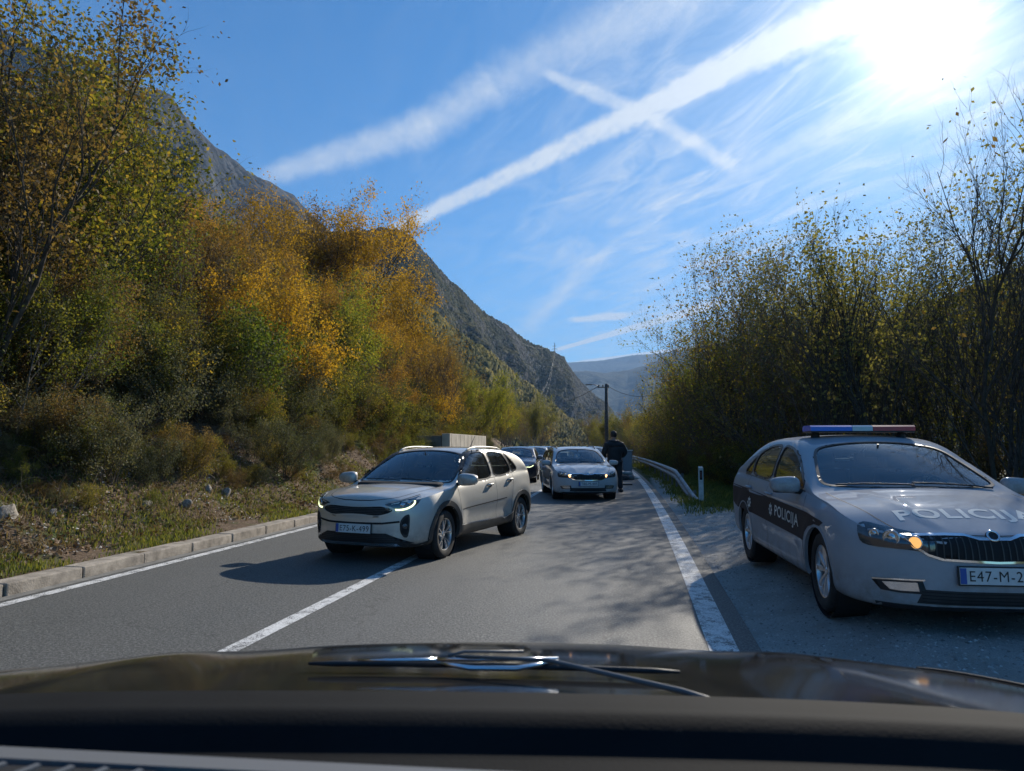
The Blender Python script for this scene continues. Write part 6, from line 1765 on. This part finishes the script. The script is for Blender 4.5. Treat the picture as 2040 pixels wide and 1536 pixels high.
def make_person():
    x, y = from_px(1223, 22.6); e = empty("person", (x, y, 0.0), R(12)); e.scale = (1.22, 1.15, 1.06)
    sk = mat("skin", (0.36, 0.20, 0.14), .55); cl = mat("black_jacket", (0.016, 0.017, 0.020), .75, var=.3, vscale=8); tr = mat("dark_trousers", (0.030, 0.031, 0.036), .85, var=.3, vscale=8); hr = mat("dark_hair", (0.015, 0.012, 0.010), .6)
    # back to the camera, head bowed, hands brought together in front (+y is away)
    V = [(0, 0, .95), (0, .0, 1.15), (0, .01, 1.35), (0, .03, 1.47), (0, .06, 1.55), (0, .09, 1.63), (0, .10, 1.72),
         (-.19, .02, 1.42), (-.27, .02, 1.18), (-.24, .20, 1.06), (-.15, .34, 1.10),
         (.19, .02, 1.42), (.29, .02, 1.19), (.25, .20, 1.07), (.15, .34, 1.10),
         (-.10, 0, .88), (-.13, .02, .50), (-.14, -.02, .10), (-.15, .12, .045),
         (.10, 0, .88), (.13, .03, .50), (.15, -.01, .10), (.17, .13, .045)]
    E = [(0, 1), (1, 2), (2, 3), (3, 4), (4, 5), (5, 6), (3, 7), (7, 8), (8, 9), (9, 10), (3, 11), (11, 12), (12, 13), (13, 14), (0, 15), (15, 16), (16, 17), (17, 18), (0, 19), (19, 20), (20, 21), (21, 22)]
    Rr = [(.16, .12), (.16, .12), (.18, .125), (.11, .09), .055, (.075, .09), (.068, .082), .072, .052, .042, .030, .072, .052, .042, .030, .095, .062, .045, (.045, .035), .095, .062, .045, (.045, .035)]
    b = skin_body("body", V, E, Rr, sk, e)
    # hands: palm, four bent fingers and a thumb on each side
    for sg in (-1, 1):
        hv = [(sg * .15, .34, 1.10), (sg * .12, .38, 1.105), (sg * .085, .415, 1.11)]; he = [(0, 1), (1, 2)]; hrad = [.024, .030, .026]
        for f in range(4):
            n = len(hv); oz = (f - 1.5) * .020; L_ = (.034, .040, .037, .028)[f]
            hv += [(sg * .072, .425, 1.11 + oz), (sg * .050, .440 , 1.108 + oz), (sg * .030, .440 - L_ * .3, 1.104 + oz), (sg * .022, .432 - L_ * .6, 1.10 + oz)]; he += [(2, n), (n, n + 1), (n + 1, n + 2), (n + 2, n + 3)]; hrad += [.0095, .009, .0085, .0075]
        n = len(hv); hv += [(sg * .105, .385, 1.135), (sg * .080, .395, 1.158), (sg * .060, .405, 1.165)]; he += [(1, n), (n, n + 1), (n + 1, n + 2)]; hrad += [.011, .010, .008]
        skin_body("hand", hv, he, hrad, sk, e, 0, 1)
    # jacket
    JV = [(0, 0, .82), (0, 0, .98), (0, .0, 1.18), (0, .005, 1.36), (0, .025, 1.48), (0, .045, 1.535)] + [V[7], V[8], V[9], (-.17, .32, 1.09), V[11], V[12], V[13], (.17, .32, 1.09)]
    JE = [(0, 1), (1, 2), (2, 3), (3, 4), (4, 5), (4, 6), (6, 7), (7, 8), (8, 9), (4, 10), (10, 11), (11, 12), (12, 13)]
    JR = [(.20, .15), (.205, .155), (.215, .16), (.225, .155), (.15, .115), (.085, .085), .100, .080, .066, .052, .100, .080, .066, .052]
    skin_body("jacket", JV, JE, JR, cl, e)
    TV = [(0, 0, .98), V[15], V[16], (-.14, -.02, .09), V[19], V[20], (.15, -.01, .09)]; TE = [(0, 1), (1, 2), (2, 3), (0, 4), (4, 5), (5, 6)]
    skin_body("trousers", TV, TE, [(.165, .13), .115, .085, .070, .115, .085, .070], tr, e)
    for sx_ in (-.145, .16):
        mb = MB(); mb.box((sx_, .05, .05), (.10, .29, .10), bev=.035); mb.build("shoe", M_PLAS, e, smooth=True)
    # head with a face turned away, ears, hair under a knitted cap
    bm = bmesh.new(); bmesh.ops.create_icosphere(bm, subdivisions=4, radius=1.0)
    for v in bm.verts:
        c = v.co; xx, yy, zz_ = c.x * .078, c.y * .098, c.z * .118
        if c.z < -.2: xx *= 1 - .25 * (-c.z - .2); 
        if c.y > .6 and abs(c.x) < .22 and -.35 < c.z < .05: yy += .016 * (1 - abs(c.x) / .22)
        for ex in (-.35, .35):
            yy -= .010 * math.exp(-((c.x - ex) ** 2 + (c.z - .08) ** 2) / .02) * (c.y > .3)
        yy += .006 * math.exp(-((c.z + .48) ** 2) / .006 - c.x ** 2 / .06) * (c.y > .3)
        v.co = Vector((xx, yy + .10, zz_ + 1.70))
    me = bpy.data.meshes.new("head"); bm.to_mesh(me); bm.free(); me.materials.append(sk); me.shade_smooth(); o = bpy.data.objects.new("head", me); col.objects.link(o); o.parent = e
    for sx_ in (-1, 1):
        mb = MB(); mb.lathe([(.001, .006), (.022, .008), (.030, 0), (.026, -.010)], 'x', 16); mb.v = [Vector((v[0] * sx_, v[1] * .7, v[2])) + Vector((sx_ * .078, .09, 1.70)) for v in mb.v]; mb.build("ear", sk, o, smooth=True)
    bm = bmesh.new(); bmesh.ops.create_icosphere(bm, subdivisions=4, radius=1.0)
    for v in bm.verts:
        c = v.co; k_ = 1 + .02 * math.sin(c.x * 30) * math.sin(c.z * 23)
        v.co = Vector((c.x * .088 * k_, c.y * .108 * k_ + .088, c.z * .120 * k_ + 1.725))
    for v in list(bm.verts):
        if (v.co.y > .13 and v.co.z < 1.765) or v.co.z < 1.645: bm.verts.remove(v)
    me = bpy.data.meshes.new("hair"); bm.to_mesh(me); bm.free(); me.materials.append(hr); me.shade_smooth(); o = bpy.data.objects.new("hair", me); col.objects.link(o); o.parent = e
    mb = MB(); mb.tube([(.115 * math.cos(a), .045 + .105 * math.sin(a), 1.535 + .02 * math.sin(a)) for a in np.linspace(0, 2 * math.pi, 21)], .032, 8, cap=False); mb.build("collar", cl, e, smooth=True)
    tag(e, "person in a bulky black jacket standing with bowed head beside the white estate", "person")
make_person()
# what stands and lies at the road edge beyond the person
x, y = from_px(1247, 33); kb = empty("roadside_cabinet", (x, y, ground_at(x, y)), R(12))
mb = MB(); mb.box((0, 0, .66), (.46, .42, 1.22), bev=.02); mb.build("cabinet_box", mat("grey_cabinet", (0.25, 0.25, 0.26), .6, var=.25, vscale=5), kb)
mb = MB(); mb.box((0, -.212, .68), (.38, .012, 1.02), bev=.004); mb.build("cabinet_door", mat("grey_door", (0.31, 0.31, 0.33), .6), kb)
mb = MB(); mb.box((0, 0, 1.285), (.52, .48, .04), bev=.01); mb.build("cabinet_lid", M_PLATE, kb)
tag(kb, "grey metal cabinet at the road edge right of the person in black", "cabinet")
wt = empty("warning_triangle", (x - .10, y - .10, ground_at(x, y) + 1.305), R(12)); mb = MB()
tri = [(-.17, 0), (.17, 0), (0, .30)]; inn = [(-.085, .045), (.085, .045), (0, .20)]
vs = [(a, d, b_) for d in (-.012, .012) for a, b_ in tri + inn]
fs = []
for i in range(3):
    j = (i + 1) % 3; fs += [(i, j, 3 + j, 3 + i), (6 + j, 6 + i, 9 + i, 9 + j), (i, 6 + i, 6 + j, j), (3 + j, 9 + j, 9 + i, 3 + i)]
mb.add(vs, fs); mb.build("triangle_frame", M_LETTER, wt)
mb = MB(); mb.box((0, 0, .008), (.34, .12, .016), bev=.004); mb.build("triangle_foot", M_PLAS, wt)
tag(wt, "small pale warning triangle standing on the grey cabinet", "warning triangle")
def bag(px, Z, sx_, sz_, seed, m_, label, zoff=0.0):
    x, y = from_px(px, Z); bm = bmesh.new(); bmesh.ops.create_icosphere(bm, subdivisions=4, radius=1.0); r_ = random.Random(seed); ph = [r_.uniform(0, 6) for _ in range(6)]
    for v in bm.verts:
        c = v.co; k_ = 1 + .10 * math.sin(c.x * 4 + ph[0]) * math.sin(c.y * 3 + ph[1]) + .04 * math.sin(c.x * 11 + ph[2]) * math.sin(c.z * 9 + ph[3])
        v.co = Vector((math.copysign(abs(c.x) ** .8, c.x) * sx_ * k_, c.y * .2 * k_, math.copysign(abs(c.z) ** .7, c.z) * sz_ * k_ + sz_ * .85))
    me = bpy.data.meshes.new("sandbag"); bm.to_mesh(me); bm.free(); me.materials.append(m_); me.shade_smooth(); o = bpy.data.objects.new("sandbag", me); col.objects.link(o)
    o.location = (x, y, ground_at(x, y) + zoff); o.rotation_euler[2] = seed; tag(o, label, "bag")
mg1 = mat("grey_sack", (.20, .20, .20), .8, var=.3, vscale=6); mg2 = mat("dark_sack", (.07, .07, .075), .8, var=.3, vscale=6); mg3 = mat("pale_sack", (.42, .42, .40), .7, var=.2, vscale=6)
bag(1240, 30.5, .30, .14, 1, mg2, "dark sack lying lowest at the road edge below the grey cabinet")
bag(1252, 30.8, .28, .13, 2, mg1, "grey sack beside the dark sack at the road edge")
bag(1250, 31.0, .20, .09, 3, mg3, "pale sack lying on top of the grey sack", .22)
bag(1236, 31.2, .17, .10, 4, mg3, "pale rounded bundle against the foot of the cabinet", .22)
bag(1264, 31.5, .10, .05, 5, mg3, "small white scrap on the edge line below the guardrail")
mb = MB(); x, y = from_px(1238, 26.5); mb.box((0, 0, .03), (.75, .16, .05), bev=.01); o = mb.build("plank", M_PLAS2); o.location = (x, y, 0.005); tag(o, "flat dark plank on the asphalt in front of the sacks", "plank")

# ------------------------------------------------------------------ the car the picture is taken from
def own_car():
    e = empty("camera_car", (0, 0, 0), R(10.5))
    M_HOOD = paint("black_paint", (0.010, 0.011, 0.012), 0.0, 0.5, .8, .08)
    m_dash = mat("dashboard_vinyl", (0.010, 0.011, 0.012), 0.85, var=.25, vscale=5, bump=.10, bscale=300, spec=.08)
    m_trim = mat("dashboard_trim", (0.13, 0.135, 0.14), 0.5, spec=.4)
    cx = -.06
    def hood(u, v):
        """u across, v from the windscreen (0) to the nose (1)"""
        X = u * .98; yy = .76 + .56 * v - .10 * u * u * v
        z = 1.196 - .072 * v - .012 * v ** 4 - (.020 + .02 * v) * u * u - .075 * max(0, abs(u) - .62) ** 1.6
        z += .004 * math.exp(-((abs(u) - .55) / .07) ** 2) - .003 * math.exp(-((abs(u) - .42) / .10) ** 2)
        return (cx + X, yy, z)
    nx_, ny_ = 110, 40; vs = [hood(-1 + 2 * i / nx_, j / ny_) for j in range(ny_ + 1) for i in range(nx_ + 1)]
    n = nx_ + 1; fs = [(j * n + i, j * n + i + 1, (j + 1) * n + i + 1, (j + 1) * n + i) for j in range(ny_) for i in range(nx_)]
    edge_ = [ny_ * n + i for i in range(n)]
    for dy, dz in ((.012, -.006), (.02, -.03), (.02, -.35)):
        nb = len(vs); vs += [(vs[k][0], vs[k][1] + dy, vs[k][2] + dz) for k in edge_]; fs += [(edge_[i], edge_[i + 1], nb + i + 1, nb + i) for i in range(nx_)]; edge_ = list(range(nb, nb + n))
    mesh_np("bonnet", vs, fs, M_HOOD, smooth=True, parent=e)
    for du in (-.80, .80):
        mb = MB(); mb.tube([Vector(hood(du - .02 * v * (1 if du > 0 else -1), v)) + Vector((0, 0, .001)) for v in np.linspace(0, 1, 20)], .0025, 6); mb.build("bonnet_gap", M_GAP, e)
    mb = MB()
    vs = []; nu = 60
    for v_, dz in ((.0, -.012), (.05, -.010), (.12, -.012)):
        for i in range(nu + 1):
            p = hood(-1 + 2 * i / nu, v_ * .3 - .05); vs.append((p[0], p[1] - .03 + v_ * .2, p[2] + dz))
    mb.add(vs, [(j * (nu + 1) + i, j * (nu + 1) + i + 1, (j + 1) * (nu + 1) + i + 1, (j + 1) * (nu + 1) + i) for j in range(2) for i in range(nu)]); mb.build("cowl", M_PLAS, e)
    # wiper: long rubber blade with its metal bow in the middle
    mb = MB(); pts = []
    for k in np.linspace(0, 1, 16):
        p = Vector(hood(-.22 + .50 * k, .40 - .10 * k)); pts.append(p + Vector((0, 0, .010)))
    mb.tube(pts, [.002] + [.0038] * 14 + [.002], 8); wp = mb.build("wiper", M_PLAS, e, smooth=True)
    c = pts[8]; mb = MB()
    mb.tube([c + Vector((-.085, -.006, .006)), c + Vector((-.04, -.022, .004)), c + Vector((.02, -.024, .004)), c + Vector((.075, -.004, .008))], [.002, .0035, .0035, .002], 8)
    mb.tube([c + Vector((-.085, .0, .008)), c + Vector((0, -.004, .010)), c + Vector((.075, .0, .009))], .0028, 8)
    mb.tube([c + Vector((-.19, .004, .006)), c + Vector((-.085, .0, .008))], [.0015, .0028], 8)
    mb.build("wiper_arm", M_CHROME, wp, smooth=True)
    mb = MB(); mb.tube([c + Vector((-.07, .004, .012)), c + Vector((-.05, .016, .014)), c + Vector((.03, .016, .014))], .0020, 8); mb.tube([c + Vector((-.06, .002, .012)), c + Vector((.06, -.05, .022)), c + Vector((.20, -.16, .022)), c + Vector((.30, -.24, .012))], [.002, .0028, .0035, .004], 8); mb.build("wiper_clip", m_trim, wp, smooth=True)
    # dashboard
    vs = []; nu, nv = 80, 30
    for j in range(nv + 1):
        v = j / nv
        for i in range(nu + 1):
            u = -1 + 2 * i / nu; X = u * .90; yy = .735 - .42 * v - .05 * u * u
            z = 1.222 + .014 * math.sin(min(1, v * 3) * math.pi / 2) + .010 * v - .010 * u - .05 * u ** 4 - .012 * smooth01((v - .32) / .05) + .010 * math.exp(-((v - .28) / .05) ** 2)
            vs.append((cx + X, yy, z))
    n = nu + 1; fs = [(j * n + i, (j + 1) * n + i, (j + 1) * n + i + 1, j * n + i + 1) for j in range(nv) for i in range(nu)]
    d_ = mesh_np("dashboard", vs, fs, m_dash, smooth=True, parent=e)
    # pale trim running across the ledge, deeper towards the right
    def led(x): return .520 - .085 * (x + .45)
    vs = []; xs_ = np.linspace(-.62, .34, 40)
    for x in xs_: vs += [(x, led(x) + .014, 1.2505 - .010 * x), (x, led(x) - .010, 1.2535 - .010 * x), (x, led(x) - .012, 1.235)]
    mesh_np("dashboard_trim", vs, [(3 * i + k, 3 * i + k + 3, 3 * i + k + 4, 3 * i + k + 1) for i in range(39) for k in range(2)], m_trim, smooth=False, parent=d_)
    for x0, x1, m2_ in ((-.60, -.235, 0), (-.16, .06, 1)):
        mb = MB(); xm = (x0 + x1) / 2; rz = Matrix.Rotation(math.atan2(-.085, 1), 3, 'Z')
        mb.box((xm, led(xm) - .026, 1.2475 - .010 * xm), (x1 - x0, .020, .008), rz, bev=.002); vn = mb.build("defroster_vent", M_GAP, d_)
        for xx in np.arange(x0 + .015, x1 - .01, .024):
            mb = MB(); mb.box((xx, led(xx) - .026, 1.2525 - .010 * xx), (.005, .018, .004), Matrix.Rotation(R(-25), 3, 'Z')); mb.build("vent_rib", m_trim, vn)
    tag(e, "black bonnet, wiper and dashboard of the car the view is taken from", "car")
own_car()
cam_data.dof.use_dof = True; cam_data.dof.focus_distance = 13.0; cam_data.dof.aperture_fstop = 9.0
